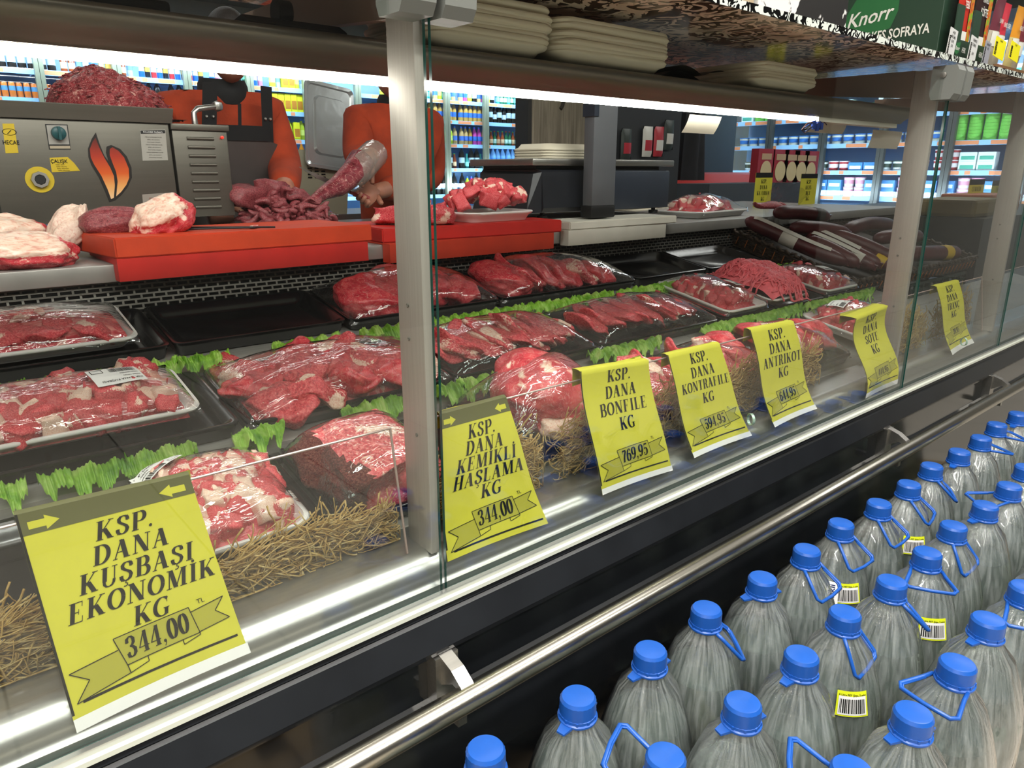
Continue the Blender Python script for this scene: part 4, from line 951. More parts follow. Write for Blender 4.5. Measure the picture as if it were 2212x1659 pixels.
def side_label(root, az):
    def S(x, y, off): a = az+x/.066; return Vector(((.073-y*.5)*math.cos(a)+off*math.cos(a), (.073-y*.5)*math.sin(a)+off*math.sin(a), .222+y))
    s = MB().grid(lambda u, v: S((u-.5)*.020, (v-.5)*.040, .0016), 4, 4).build('name_label', M['paper'], root, 'all'); v, f = sans('erikli', .016, 'CENTER', .015)
    MB().add([S(-p[1]+.004, p[0], .0024) for p in v], f).build('name_print', mat('navy_ink', '14245a', .5), s, fix=False)
side_label(BOT[('A', 6)], math.atan2(CAM.y+.2, -(.452+6*.1568))+.02-((6*1.7) % 6.2))
# the pack support the bottles stand on
b = MB().box((.2, -.62, .0), (3.0, -.11, .012))
for yy in (-.6, -.38, -.16): b.box((.2, yy, .012), (3.0, yy+.07, .132))
for k in range(14): b.box((.2+k*.2, -.62, .132), (.34+k*.2, -.09, BZ-.0005))
tag(b.build('pallet', mat('pallet_wood', '7d6a4c', .8, var=.2)), 'low wooden pallet under the water bottles', 'pallet')
# ------------------------------------------------------------------ boards on the worktop
def prism_board(name, label, corners, z0, z1, m, lip=None):
    """slab from four plan corners (front-left, front-right, back-right, back-left)"""
    bm = bmesh.new(); vs = [bm.verts.new((x, y, z0)) for x, y in corners]; f = bm.faces.new(vs)
    r = bmesh.ops.extrude_face_region(bm, geom=[f]); bmesh.ops.translate(bm, verts=[v for v in r['geom'] if isinstance(v, bmesh.types.BMVert)], vec=(0, 0, z1-z0))
    bmesh.ops.bevel(bm, geom=bm.edges[:], offset=.003, segments=2, affect='EDGES'); bmesh.ops.recalc_face_normals(bm, faces=bm.faces)
    me = bpy.data.meshes.new(name); bm.to_mesh(me); bm.free(); me.materials.append(m)
    o = inst(name, me); return tag(o, label, 'cutting board', 'cutting boards on the worktop')
def lip_board(label, x0, x1, ya, m, zt, zb, depth, yw=.943):
    p = [(ya, zb), (yw-.0005, zb), (yw-.0005, 1.0085), (ya+depth, 1.0085), (ya+depth, zt), (ya, zt)]
    o = MB().prism(p, x0, x1).build('cutting_board', m); return tag(o, label, 'cutting board', 'cutting boards on the worktop')
lip_board('red lower cutting board hooked over the steel edge, left', .345, .935, .905, M['red_board'], 1.0225, .975, .27)
prism_board('cutting_board', 'thick orange cutting board lying on the red one, left of the near post', [(.345, .905), (.955, .915), (.93, 1.19), (.315, 1.16)], 1.023, 1.066, M['orange_board'])
lip_board('red lower cutting board hooked over the steel edge, right of the near post', 1.0, 1.60, .905, mat('red_board_orange', 'c23a22', .5, var=.1, vscale=12, bump=.12, bscale=50), 1.012, .962, .28)
prism_board('cutting_board', 'thick red cutting board with a foam tray of chunks on it', [(1.0, .94), (1.63, .90), (1.66, 1.19), (1.03, 1.25)], 1.0125, 1.05, M['red_board'])
lip_board('white lower board hooked over the steel edge under the scale', 1.665, 2.165, .905, M['white_board'], 1.014, .965, .40)
prism_board('cutting_board', 'white cutting board under the black scale', [(1.672, .905), (2.22, .90), (2.23, 1.36), (1.68, 1.38)], 1.0145, 1.041, M['white_board'])
# ------------------------------------------------------------------ big pieces of trimmed meat
def lumpm(name, me, loc, rot, sc, label, cat='meat', group=None): return tag(inst(name, me, None, loc, rot, sc), label, cat, group)
def cut(seed, mats): return lump('cut', 'roast', seed, mats, 5)
MF = [M['fat'], M['meat_fatty']]; MM = [M['meat_lean'], M['fat']]
def half_cut(seed, top_fat=True):
    me = lump('shoulder', 'roast', seed, [M['meat_lean']], 5); o = Vector((seed, 1, 2))
    for v in me.vertices: d_ = noise.noise(v.co*4+o)*.10+noise.noise(v.co*9+o)*.05; v.co *= 1+d_
    fat_attr(me, lambda c: .5+3*min(c.z-.0+.16*noise.noise(c*5+o), .32-c.x+.16*noise.noise(c*4-o)))
    return me
lumpm('beef_cut', half_cut(81), (.205, 1.02, 1.038), (.1, .08, .1), (.20, .14, .085), 'large white-capped beef piece with red end, on steel by the orange board')
lumpm('beef_cut', half_cut(82), (.19, 1.22, 1.055), (0, .15, .3), (.19, .15, .11), 'beef piece with a yellowish fat top and dark red face, at the back left')
lumpm('fat_flap', lump('flap', 'slab', 83, [M['fat']], 5), (.30, 1.13, 1.075), (.4, -.9, .2), (.14, .09, .14), 'upright curled flap of white fat beside the orange board', 'meat')
lumpm('beef_trim', lump('trim', 'roast', 84, MF, 4), (.10, 1.08, 1.035), (0, 0, .4), (.12, .1, .07), 'ragged pale trimming at the left end of the worktop', 'meat')
lumpm('beef_cut', half_cut(85), (.475, 1.02, 1.095), (.0, -.35, .15), (.15, .12, .095), 'folded beef piece with white fat on the front of the orange board', 'meat')
lumpm('beef_cut', lump('cutd', 'roast', 86, [M['meat_dark']], 4), (.40, 1.10, 1.087), (0, 0, .2), (.17, .12, .07), 'browned dark beef piece behind the folded one on the orange board', 'meat')
lumpm('fat_crumb', CUBEF[0], (.665, .965, 1.0705), (0, 0, .3), (.018, .012, .009), 'small white fat crumb at the front edge of the orange board', 'crumb')
for i, (a, b_) in enumerate((((.52, 1.06), (.70, .925)), ((.50, 1.0), (.66, .945)))):
    tag(MB().tube([(a[0], a[1], 1.0705), (b_[0], b_[1], 1.0705)], .0022, 8).build('skewer', M['black'], None, True), ['longer', 'shorter'][i]+' thin dark skewer lying across the orange board', 'skewer', 'skewers on the orange board')
# ------------------------------------------------------------------ heap of beef strips
rr = random.Random(21)
SL = 'dark beef strip in the loose heap between the mixer and the second butcher'
for i in range(85):
    a, q = rr.uniform(0, 6.3), math.sqrt(rr.random()); x, y = .965+.165*q*math.cos(a), 1.46+.13*q*math.sin(a); h = .105*(1-q**1.7)
    s = rr.uniform(.05, .075)
    lumpm('beef_strip', rr.choice(STRIPD), (x, y, 1.022+h), (rr.uniform(-.6, .6), rr.uniform(-.6, .6), rr.uniform(0, 6.3)), (s, s, s*1.5), SL, 'meat', 'strips of the beef heap')
tag(MB().grid(lambda u, v: (.965+(u-.5)*.32, 1.46+(v-.5)*.24, 1.0085+.085*max(0, 1-((u-.5)*2)**2-((v-.5)*2)**2)), 16, 12).build('beef_heap_core', M['meat_dark'], None, 'all'), 'inner mass of the dark beef strip heap', 'meat', None, 'stuff')
lumpm('beef_chunk', lump('chunk', 'cube', 87, [M['meat_dark']], 4), (.845, 1.50, 1.125), (.2, .1, .4), (.10, .09, .085), 'smooth pink-brown chunk on the left of the strip heap', 'meat')
lumpm('beef_chunk', lump('chunk', 'cube', 88, [M['meat_dark']], 4), (.955, 1.53, 1.135), (.1, .2, .9), (.115, .09, .07), 'thick beef chunk on top of the strip heap near the hand', 'meat')
lumpm('beef_chunk', lump('chunk', 'cube', 89, [M['meat_dark']], 4), (1.04, 1.51, 1.10), (.0, .6, .5), (.11, .06, .05), 'long beef chunk sloping down the right of the strip heap', 'meat')
b = MB().grid(lambda u, v: (1.06+(u-.5)*.12, 1.47+(v-.5)*.11, 1.06+.035*math.sin(u*3.1)*math.sin(v*3.1)+.012*noise.noise(Vector((u*6, v*6, 3)))), 18, 16)
tag(b.build('plastic_bag', M['film'], None, 'all'), 'crumpled clear plastic bag on the right of the strip heap', 'bag')
# ------------------------------------------------------------------ open foam tray of chunks on the red board
tag(inst('foam_tray', foam_tray_mesh(.275, .19, .028, 'foam', .045), None, (1.435, 1.04, 1.079), (0, 0, .05)), 'white foam tray heaped with fatty beef chunks on the red board', 'foam tray')
dm = Dome(.27, .18, .085, 1.9, 3, .1); rr = random.Random(31)
for i in range(46):
    a, q = rr.uniform(0, 6.3), math.sqrt(rr.random()); x, y = .125*q*math.cos(a), .08*q*math.sin(a); s = rr.uniform(.026, .044)
    lumpm('beef_chunk', rr.choice(CUBE+CUBEF[:1]), (1.435+x, 1.04+y, 1.072+dm(x, y)), (rr.uniform(0, 6), rr.uniform(0, 6), rr.uniform(0, 6)), (s*1.2, s, s), 'beef chunk heaped on the open foam tray on the red board', 'meat', 'chunks on the open foam tray')
for i, (x, y, s, me) in enumerate(((1.16, 1.02, .085, CUBE[1]), (1.225, .985, .07, CUBE[4]), (1.105, 1.06, .07, CUBE[2]), (1.20, 1.09, .075, CUBEF[1]), (1.27, 1.07, .07, CUBE[5]))):
    lumpm('beef_piece', me, (x, y, 1.05+s*.36), (.1*i, .1, i), (s*1.2, s, s*.85), ['red beef piece on the red board beside the near post', 'red beef piece on the red board, touching the foam tray', 'dark beef piece on the red board, left of the post', 'white fatty piece on the red board behind the tray', 'beef piece wedged behind the open foam tray'][i], 'meat')
# ------------------------------------------------------------------ steel meat mixer
FY = 1.45
mx = empty('meat_mixer', (.42, FY, 1.008), label='grey steel meat mixer with a flame picture and a louvred motor box', cat='mixer')
def mpart(b, nm, m, smooth=False, par=None):
    if par is None: b.v = [v-Vector((.42, FY, 1.008)) for v in b.v]
    else: b.v = [v-Vector((.42, FY, 1.008)) for v in b.v]
    return b.build(nm, m, par or mx, smooth, fix=True)
mst = mat('mixer_steel', '66625a', .42, .7, var=.05, vscale=3, stretch=(1, 30, 30))
body = mpart(MB().box((.215, FY, 1.066), (.638, FY+.34, 1.325), bev=.004), 'body', mst, 30)
for x in (.235, .60):
    for y in (FY+.03, FY+.30): mpart(MB().lathe([(.014, 1.008), (.014, 1.05), (.018, 1.066)], 12, Matrix.Translation((x, y, 0))), 'foot', M['black'], True)
b = MB(); z0, z1 = 1.3255, 1.362
o_ = [(.19, FY-.012), (.652, FY-.012), (.652, FY+.36), (.19, FY+.36)]; ins = lambda k: [(.19+k, FY-.012+k), (.652-k, FY-.012+k), (.652-k, FY+.36-k), (.19+k, FY+.36-k)]
b.loft([[(x, y, z0) for x, y in ins(.006)], [(x, y, z1) for x, y in o_], [(x, y, z1+.002) for x, y in o_], [(x, y, z1) for x, y in ins(.012)], [(x, y, z1-.03) for x, y in ins(.016)]]); mpart(b, 'hopper', mst)
box = mpart(MB().box((.647, FY+.01, 1.07), (.80, FY+.26, 1.31), bev=.003), 'motor_box', mst, 30)
mpart(MB().box((.644, FY+.004, 1.31), (.806, FY+.265, 1.3265), bev=.002), 'motor_lid', mst, 30)
for k in range(9):
    z = 1.288-.0238*k
    b = MB().tube([(.685, FY+.0085, z), (.76, FY+.0085, z)], .0042, 10); mpart(b, 'louver', mst, True)
mpart(MB().lathe([(0, 0), (.004, 0), (.004, .003), (0, .0045)], 12, Matrix.Translation((.784, FY+.008, 1.293)) @ Matrix.Rotation(PI/2, 4, 'X')), 'indicator_lamp', mat('red_led', 'd02018', .3, emit='ff2010', es=2.5), True)
b = MB().tube([(.735, FY+.08, 1.3265), (.735, FY+.08, 1.362), (.748, FY+.085, 1.374), (.80, FY+.10, 1.383), (.826, FY+.11, 1.386)], [.009, .008, .0085, .0085, .008], 10); b.lathe([(0, -.016), (.014, -.010), (.016, 0), (.014, .010), (0, .016)], 14, Matrix.Translation((.815, FY+.107, 1.386))); mpart(b, 'lever', M['steel'], 40)
def on_front(px): p = atY(px[0], px[1], FY-.0006); return p
def decal(nm, polys, m, off=0., par=body):
    b = MB()
    for pl in polys:
        pts = [on_front(q) for q in pl]; b.poly([(p.x, p.y-off, p.z) for p in pts])
    return mpart(b, nm, m, par=par)
def front_text(b, s, px, size, bold=.0, sx=1., off=.0012):
    p = on_front(px); v, f = sans(s, size, 'CENTER', bold, sx); b.add([(p.x+x, p.y-off, p.z+y) for x, y in v], f)
fl = [(207, 286), (198, 300), (190, 321), (191, 340), (197, 356), (214, 385), (226, 412), (236, 437), (249, 433), (263, 421), (276, 404), (285, 384), (284, 362), (274, 338), (260, 322), (240, 313), (230, 317), (229, 330), (234, 348), (225, 336), (214, 308)]
decal('flame_outline', [fl], mat('flame_black', '15100e', .4), .0002)
def flame_mat():
    t = NT('flame_print'); p = t.n('BsdfPrincipled', i_Roughness=.35); tc = t.n('TexCoord'); sx_ = t.n('SeparateXYZ'); t.l(tc.outputs['Object'], sx_.inputs[0])
    mr = t.n('MapRange', i_1=.10, i_2=.27); t.l(sx_.outputs[2], mr.inputs[0])
    t.l(t.ramp(mr.outputs[0], [(0, lin('e8c9a4')), (.3, lin('e2a05a')), (.5, lin('d0581c')), (.75, lin('a8301a')), (1, lin('5a1c14'))]), p.inputs['Base Color']); return t.out(p.outputs[0])
fm = flame_mat()
decal('flame_tongue', [[(206, 297), (200, 306), (194, 322), (196, 340), (203, 355), (219, 380), (232, 408), (240, 430), (246, 427), (248, 400), (246, 380), (238, 362), (226, 342), (214, 318)]], fm, .0005)
decal('flame_tongue', [[(243, 318), (237, 322), (237, 335), (243, 352), (251, 372), (254, 392), (251, 424), (262, 414), (273, 399), (279, 384), (278, 364), (268, 340), (256, 326)]], fm, .0005)
ys = mat('sticker_yellow', 'c4a81c', .5)
s = decal('warning_sticker', [[(5, 267), (30, 267), (40, 330), (12, 331)]], ys, .0003); b = MB(); front_text(b, 'HECAE', (24, 312), .014, .01, .8)
for px in ((20, 285),):
    p = on_front(px)
    for k in range(20): a = 2*PI*k/20; a2 = 2*PI*(k+1)/20; b.add([(p.x+r*math.cos(t_)*1.5, p.y-.0012, p.z+r*math.sin(t_)*.8) for r, t_ in ((.009, a), (.009, a2), (.010, a2), (.010, a))], [(0, 1, 2, 3)])
    b.add([(p.x-.005, p.y-.0012, p.z-.004), (p.x-.004, p.y-.0012, p.z-.005), (p.x+.005, p.y-.0012, p.z+.004), (p.x+.004, p.y-.0012, p.z+.005)], [(0, 1, 2, 3)])
mpart(b, 'sticker_print', M['ink'], par=body)
decal('cut_sticker', [[(107, 341), (146, 339), (160, 352), (173, 369), (112, 372)]], ys, .0003); b = MB(); front_text(b, 'ÇALIŞK', (128, 352), .0125, .015, .9)
for k in range(4): front_text(b, 'lütfen ellemeyin '[:12+k*2], (130+k*3, 357+k*4), .0042)
mpart(b, 'sticker_print', M['ink'], par=body)
decal('switch_plate', [[(97, 268), (146, 269), (153, 323), (106, 323)]], M['black'], .0003); decal('switch_face', [[(100, 270), (144, 271), (150, 312), (106, 312)]], mat('plate_grey', '9a9690', .5), .0006)
decal('switch_legend', [[(107, 315), (151, 315), (152, 321), (108, 321)]], mat('legend_cream', 'a89a84', .5), .0006)
p = on_front((126, 288)); R_ = Matrix.Rotation(PI/2, 4, 'X')
b = MB().lathe([(0, 0), (.017, 0), (.016, .012), (.012, .015), (0, .015)], 18, Matrix.Translation((p.x, FY-.001, p.z)) @ R_); b.box((p.x-.003, FY-.022, p.z-.016), (p.x+.003, FY-.012, p.z+.016)); mpart(b, 'rotary_switch', mat('switch_teal', '15494d', .4), 40)
p = on_front((86, 388)); T_ = Matrix.Translation((p.x, FY-.0005, p.z)) @ R_
mpart(MB().lathe([(0, 0), (.032, 0), (.032, .0012), (0, .0012)], 28, T_), 'button_ring', ys, 30)
mpart(MB().lathe([(.010, .0013), (.021, .0013), (.020, .010), (.013, .010), (.012, .005), (0, .005)], 8, T_), 'button_nut', M['steel'], 30)
mpart(MB().lathe([(0, .0055), (.012, .0055), (.011, .009), (0, .009)], 18, T_), 'push_button', M['black'], 30)
decal('instruction_plate', [[(302, 281), (357, 280), (363, 346), (308, 347)]], mat('plate_white', '9d9a92', .5), .0003); decal('plate_header', [[(303, 282), (356, 281), (357, 288), (304, 289)]], M['black'], .0006); b = MB(); front_text(b, 'KULLANMA TALİMATI', (330, 287), .0055, .01, .9, .0016)
b2 = MB()
for k in range(9): front_text(b2, ['makineyi temizlemeden önce fişi', 'çekiniz, suyla yıkamayınız', 'elinizi hazneye sokmayınız'][k % 3], (331+k*.6, 297+k*5.5), .0036, 0, .9)
mpart(b, 'plate_title', M['paper'], par=body); mpart(b2, 'plate_text', M['ink'], par=body)
decal('faded_label', [[(307, 420), (352, 417), (384, 440), (386, 457), (310, 458)]], mat('label_faded', '8f857c', .5), .0003); b = MB(); front_text(b, 'ET KARIŞTIRMA', (340, 430), .006, .01); mpart(b, 'label_print', mat('faded_red', '8a3a34', .5), par=body)
# dark mince heaped in the hopper
rr = random.Random(44)
def md(u, v):
    x, y = u*2-1, v*2-1; r2 = x*x+y*y; h = max(0, 1-r2)**.55
    z = .115*h*(1-.45*max(0, x+.1))+.02*noise.noise(Vector((u*6, v*6, 1)))*h+.010*noise.noise(Vector((u*17, v*17, 4)))*min(1, h*3)
    if abs(x+.15) < .9: z += .022*max(0, noise.noise(Vector((u*3.2, v*3, 8))))*h
    return (.535+.16*x, FY+.165+.155*y, 1.337+z+.02*min(1, h*4))
b = MB().grid(md, 90, 70)
for i in range(260):
    u, v = rr.uniform(.06, .94), rr.uniform(.03, .7); p = Vector(md(u, v)); a = rr.uniform(0, 6.3); pts = []
    for k in range(4): pts.append(p.copy()); p = p+Vector((math.cos(a)*.006, math.sin(a)*.004, rr.uniform(-.003, .001))); a += rr.uniform(-.7, .7)
    b.tube(pts, .0026, 4)
tag(b.build('mince_mound', M['mince_dark'], None, 'all'), 'large dark mound of minced beef heaped on the steel mixer', 'mince', kind='stuff')
# ------------------------------------------------------------------ scale
sc = empty('shop_scale', (1.95, 1.1, 1.041), label='black and grey shop scale with display column on the white board', cat='scale')
def spart(b, nm, m, smooth=False, par=None): b.v = [v-Vector((1.95, 1.1, 1.041)) for v in b.v]; return b.build(nm, m, par or sc, smooth)
gb_ = mat('scale_black', '1d1f24', .4, var=.1, bump=.02); gg = mat('scale_grey', '5c5e62', .4); gn = mat('scale_navy', '2b313c', .4)
b = MB().prism([(1.03, 1.065), (1.02, 1.08), (1.03, 1.195), (1.05, 1.205), (1.34, 1.205), (1.36, 1.19), (1.36, 1.065)], 1.66, 1.93); spart(b, 'body', gb_, 30)
b = MB().loft([[(1.60, 1.04, 1.065), (1.66, 1.03, 1.065), (1.66, 1.34, 1.065), (1.60, 1.33, 1.065)], [(1.64, 1.05, 1.19), (1.66, 1.03, 1.195), (1.66, 1.34, 1.2), (1.64, 1.33, 1.19)]]); spart(b, 'keypad_side', gb_)
spart(MB().box((1.93, 1.04, 1.062), (2.345, 1.36, 1.20), bev=.006), 'rear_body', gn, 30)
spart(MB().box((1.62, 1.03, 1.215), (2.355, 1.37, 1.238), bev=.004), 'platter', M['steel'], 30)
spart(MB().box((1.66, 1.06, 1.203), (2.30, 1.34, 1.216)), 'platter_support', M['black'])
spart(MB().box((1.812, .945, 1.085), (1.925, .99, 1.47), bev=.003), 'display_column', gg, 30)
spart(MB().box((1.808, .943, 1.045), (1.928, .995, 1.086), bev=.005), 'column_foot', M['black'], 30)
spart(MB().box((1.808, .942, 1.37), (1.83, .995, 1.47)), 'display_edge', gn)
for x, y in ((1.70, 1.07), (1.70, 1.32), (2.29, 1.07), (2.29, 1.32)): spart(MB().lathe([(.018, 1.0415), (.018, 1.053), (.008, 1.054), (.008, 1.066)], 14, Matrix.Translation((x, y, 0))), 'foot', M['black'], 40)
for i in range(4):
    tag(inst('foam_tray', foam_tray_mesh(.26, .2, .022, 'foam_beige', .04), None, (1.87, 1.19, 1.2405+.009*i), (PI, 0, 0)), ['lowest', 'second', 'third', 'top'][i]+' cream foam tray of the upturned stack on the scale platter', 'foam tray', 'upturned foam trays on the scale')
ch = empty('card_reader', (1.965, 1.025, 1.15), label='small white and tan card reader leaning on the scale, with cable', cat='card reader')
MB().box((-.036, 0, -.05), (.036, .012, .05), bev=.006).build('shell', M['white_plastic'], ch, 30)
MB().box((-.030, -.0006, .0), (.030, .0002, .044)).build('screen', mat('tan_screen', 'c9a566', .4), ch)
b = MB()
for x in (-.02, -.008, .006): b.box((x, -.0008, -.038), (x+.005, .0002, -.018))
b.build('keys', M['ink'], ch); MB().tube([(0, .006, -.05), (0, .006, -.07), (-.002, .0, -.09), (-.02, -.03, -.1065), (-.06, -.05, -.1065)], .0025, 6).build('cable', M['white_plastic'], ch, True)
ch.rotation_euler = (.0, 0, .0)
# tray of wrapped beef and spare trays right of the scale
root = empty('meat_pack', (2.73, 1.16, 1.036), (0, 0, .1), 'grey-white foam pack of pale red beef on the worktop right of the scale', 'meat pack')
inst('tray', foam_tray_mesh(.42, .25, .026), root); dm = Dome(.36, .22, .062, 2, 5); fill_cubes(root, dm, .36, .22, 34, random.Random(3), (.03, .045), .1); film_part(root, dm, .42, .25)
for i in range(2): tag(inst('foam_tray', foam_tray_mesh(.34, .22, .022, 'foam_beige', .04), None, (2.60, 1.44, 1.0315+.012*i), (PI, 0, .1)), ['lower', 'upper'][i]+' empty cream foam tray behind the pack right of the scale', 'foam tray')
# ------------------------------------------------------------------ wicker basket of sausages on crates
crate_m = mat('crate_green', '16302b', .5)
def crate(label, x0, x1, y0, y1, z0, z1):
    b = MB(); t_ = .006
    for (p0, p1) in (((x0, y0), (x1, y0)), ((x1, y0), (x1, y1)), ((x1, y1), (x0, y1)), ((x0, y1), (x0, y0))):
        n = 9 if abs(p1[0]-p0[0]) > .1 else 6
        for k in range(n+1):
            cx_, cy_ = p0[0]+(p1[0]-p0[0])*k/n, p0[1]+(p1[1]-p0[1])*k/n; b.box((cx_-t_, cy_-t_, z0), (cx_+t_, cy_+t_, z1))
        for k in range(5):
            z = z0+(z1-z0)*k/4; b.box((min(p0[0], p1[0])-t_*.7, min(p0[1], p1[1])-t_*.7, z-t_), (max(p0[0], p1[0])+t_*.7, max(p0[1], p1[1])+t_*.7, z+t_))
    b.box((x0, y0, z0), (x1, y1, z0+.004)); return tag(b.build('plastic_crate', crate_m), label, 'crate', 'crates under the sausage basket')
crate('dark green plastic crate under the left wicker basket, next to the last beef pack', 2.90, 3.14, .44, .93, .621, .735)
crate('dark green plastic crate under the right wicker basket, behind the far post', 3.22, 3.86, .44, .93, .621, .735)
wk = mat('wicker', '3d2e22', .6, var=.6, vscale=60)
sm = mat('sausage_skin', '5a2428', .38, var=.25, vscale=20, bump=.2, bscale=60); sp = mat('sausage_paper', 'd8d2c8', .6); sy = mat('sausage_yellow', 'e0b820', .5)
BT = math.radians(16)
def basket(x0, w, label):
    bk = empty('wicker_basket', (x0, .45, .747), (BT, 0, 0), label, 'basket', 'wicker sausage baskets'); d = .54; per = []; nx, ny = int(w/.02), 26
    for p0, p1, n in (((0, 0), (w, 0), nx), ((w, 0), (w, d), ny), ((w, d), (0, d), nx), ((0, d), (0, 0), ny)):
        for k in range(n): per.append((p0[0]+(p1[0]-p0[0])*k/n, p0[1]+(p1[1]-p0[1])*k/n))
    if len(per) % 2 == 0: per.append(per[0])
    def po(i, s): x, y = per[i % len(per)]; return (x+(x-w/2)/(w/2)*s, y+(y-d/2)/(d/2)*s)
    b = MB()
    for lay in range(7):
        b.tube([(*po(i, .005*(1 if (i+lay) % 2 else -1)+.010*lay/7), .006+.0085*lay) for i in range(len(per))], .0042, 5, True)
    b.box((.006, .006, 0), (w-.006, d-.006, .006)); b.build('weave', wk, bk, 'all')['kind'] = 'stuff'
    MB().tube([(*po(i//2, .016+.006*math.sin(i*1.9)), .068+.005*math.cos(i*1.9)) for i in range(len(per)*2)], .0065, 5, True).build('braided_rim', wk, bk, 'all')
    b = MB()
    for i in range(0, len(per), 2):
        x, y = po(i, .019); b.tube([(x, y, .018), (x+.004, y, .05)], .0022, 4)
    b.build('cane_ties', mat('cane_orange', 'a05a28', .6), bk, 'all')['kind'] = 'stuff'
    return bk
def sausage(x0, pts, r, label, band=None):
    root = empty('sausage', (x0, .45, .747), (BT, 0, 0), label, 'sausage', 'sausages in the wicker baskets'); pts = [Vector(p) for p in pts]; n = 16; P_ = []
    for i in range(n+1):
        t_ = i/n*(len(pts)-1); k = min(int(t_), len(pts)-2); f = t_-k
        p0, p1, p2, p3 = pts[max(k-1, 0)], pts[k], pts[k+1], pts[min(k+2, len(pts)-1)]
        P_.append(.5*((2*p1)+(p2-p0)*f+(2*p0-5*p1+4*p2-p3)*f*f+(3*p1-p0-3*p2+p3)*f**3))
    rr_ = [r*min(1, .22+math.sqrt(max(0, math.sin(PI*i/n)))*1.05) for i in range(n+1)]
    MB().tube(P_, rr_, 14).build('casing', sm, root, 'all')
    MB().lathe([(0, -.012), (.007, -.010), (.005, 0), (.009, .012)], 10, Matrix.Translation(P_[-1])).build('knot', sm, root, True)
    if band:
        for i0, i1, m in band:
            if i0 == 's':
                up = Vector((-.35, -.2, .9)).normalized(); w = []
                for i in range(2, i1):
                    d = (P_[i+1]-P_[i-1]).cross(up).normalized()*.011; pn = P_[i]+up*(rr_[i]+.0015); w += [pn-d, pn+d]
                MB().add(w, [(2*k, 2*k+1, 2*k+3, 2*k+2) for k in range(len(w)//2-1)]).build('paper_strip', m, root, 'all')
            else: MB().tube(P_[i0:i1], [x+.0012 for x in rr_[i0:i1]], 14, cap=False).build('paper_band', m, root, 'all')
B1, B2 = 2.70, 3.22
basket(B1, .46, 'dark wicker basket of sausages, left of the far post'); basket(B2, .66, 'dark wicker basket of sausages, right of the far post')
sausage(B1, [(.0, .52, .12), (.05, .42, .105), (.10, .26, .085), (.17, .12, .07)], .031, 'thick dark sausage with long white paper strip at the basket left end', [('s', 14, sp), (7, 10, sp)])
sausage(B1, [(.13, .30, .10), (.165, .22, .095), (.20, .09, .07)], .031, 'short dark sausage with a yellow-edged tie, second from the left', [(2, 3, sy)])
sausage(B1, [(.19, .34, .105), (.22, .22, .095), (.26, .05, .07)], .029, 'dark sausage with white strip and white label, in the left basket middle', [('s', 13, sp), (11, 14, sp)])
sausage(B1, [(.26, .36, .11), (.29, .22, .095), (.33, .06, .07)], .029, 'dark sausage with a white paper strip, right of the middle one', [('s', 12, sp)])
sausage(B1, [(.32, .34, .10), (.36, .2, .085), (.40, .04, .065)], .028, 'dark sausage with a yellow and red label at its front end', [(12, 15, sy)])
sausage(B1, [(.10, .46, .165), (.26, .43, .17), (.42, .38, .16)], .029, 'straight dark sausage lying on top along the back of the left basket', [(11, 14, mat('sausage_tag', '4a4644', .5))])
sausage(B1, [(.12, .38, .13), (.28, .33, .135), (.44, .28, .12)], .028, 'long dark sausage just below the top one in the left basket')
sausage(B1, [(.33, .30, .12), (.39, .17, .11), (.43, .05, .09)], .029, 'thick dark sausage at the right end of the left basket')
sausage(B2, [(.06, .10, .085), (.24, .07, .085), (.46, .05, .08), (.60, .05, .07)], .034, 'long dark sausage with yellow label lying along the right basket front', [(9, 12, sy)])
sausage(B2, [(.10, .24, .10), (.30, .2, .12), (.5, .2, .10)], .031, 'dark sausage behind the labelled one in the right basket')
sausage(B2, [(.05, .36, .10), (.28, .36, .12), (.56, .36, .10)], .031, 'dark sausage at the back of the right basket')
pts0 = Matrix.Translation((B1, .45, .747)) @ Matrix.Rotation(BT, 4, 'X')
b = MB().grid(lambda u, v: pts0 @ Vector((.12+u*.30, .50+.03*math.sin(v*3), .09+.20*v*(1-.35*u*u)+.012*noise.noise(Vector((u*8, v*8, 0))))), 20, 10); tag(b.build('plastic_bag', M['film'], None, 'all'), 'clear plastic bag standing at the back of the left basket', 'bag')
for i in range(5): lumpm('packed_sausage', STRIPD[i], pts0 @ Vector((.15+.055*i, .52, .17-.01*i)), (.2, .25, .2*i), (.13, .12, .13), 'dark sausage link inside the clear bag behind the left basket', 'sausage', 'links in the clear bag')
# ------------------------------------------------------------------ drinks fridges along the back wall
area('fridge_light', (3.9, 7.25, 2.36), (7.2, .10), 190, (math.radians(22), 0, 0), (.55, .76, 1))
area('fridge_light', (3.9, 7.12, 1.0), (7.2, .06), 100, (math.radians(112), 0, 0), (.55, .76, 1))
area('fridge_light', (7.72, 2.6, 2.36), (.10, 4.6), 75, (0, math.radians(-22), 0), (.6, .8, 1))
area('fridge_light', (7.62, 2.6, .95), (.06, 4.6), 60, (0, math.radians(-112), 0), (.6, .8, 1))
fr_in = mat('fridge_white', 'aecbe8', .5); rail_b = mat('price_rail_blue', '9cc3ec', .4); rail_o = mat('price_rail_orange', 'e08a5e', .5); frame_m = mat('fridge_frame', '84836c', .4, .4); fr_body = mat('fridge_body', '5a6068', .5)
FYW = 7.4
SHZ = [.52, .89, 1.23, 1.54, 1.84, 2.09]
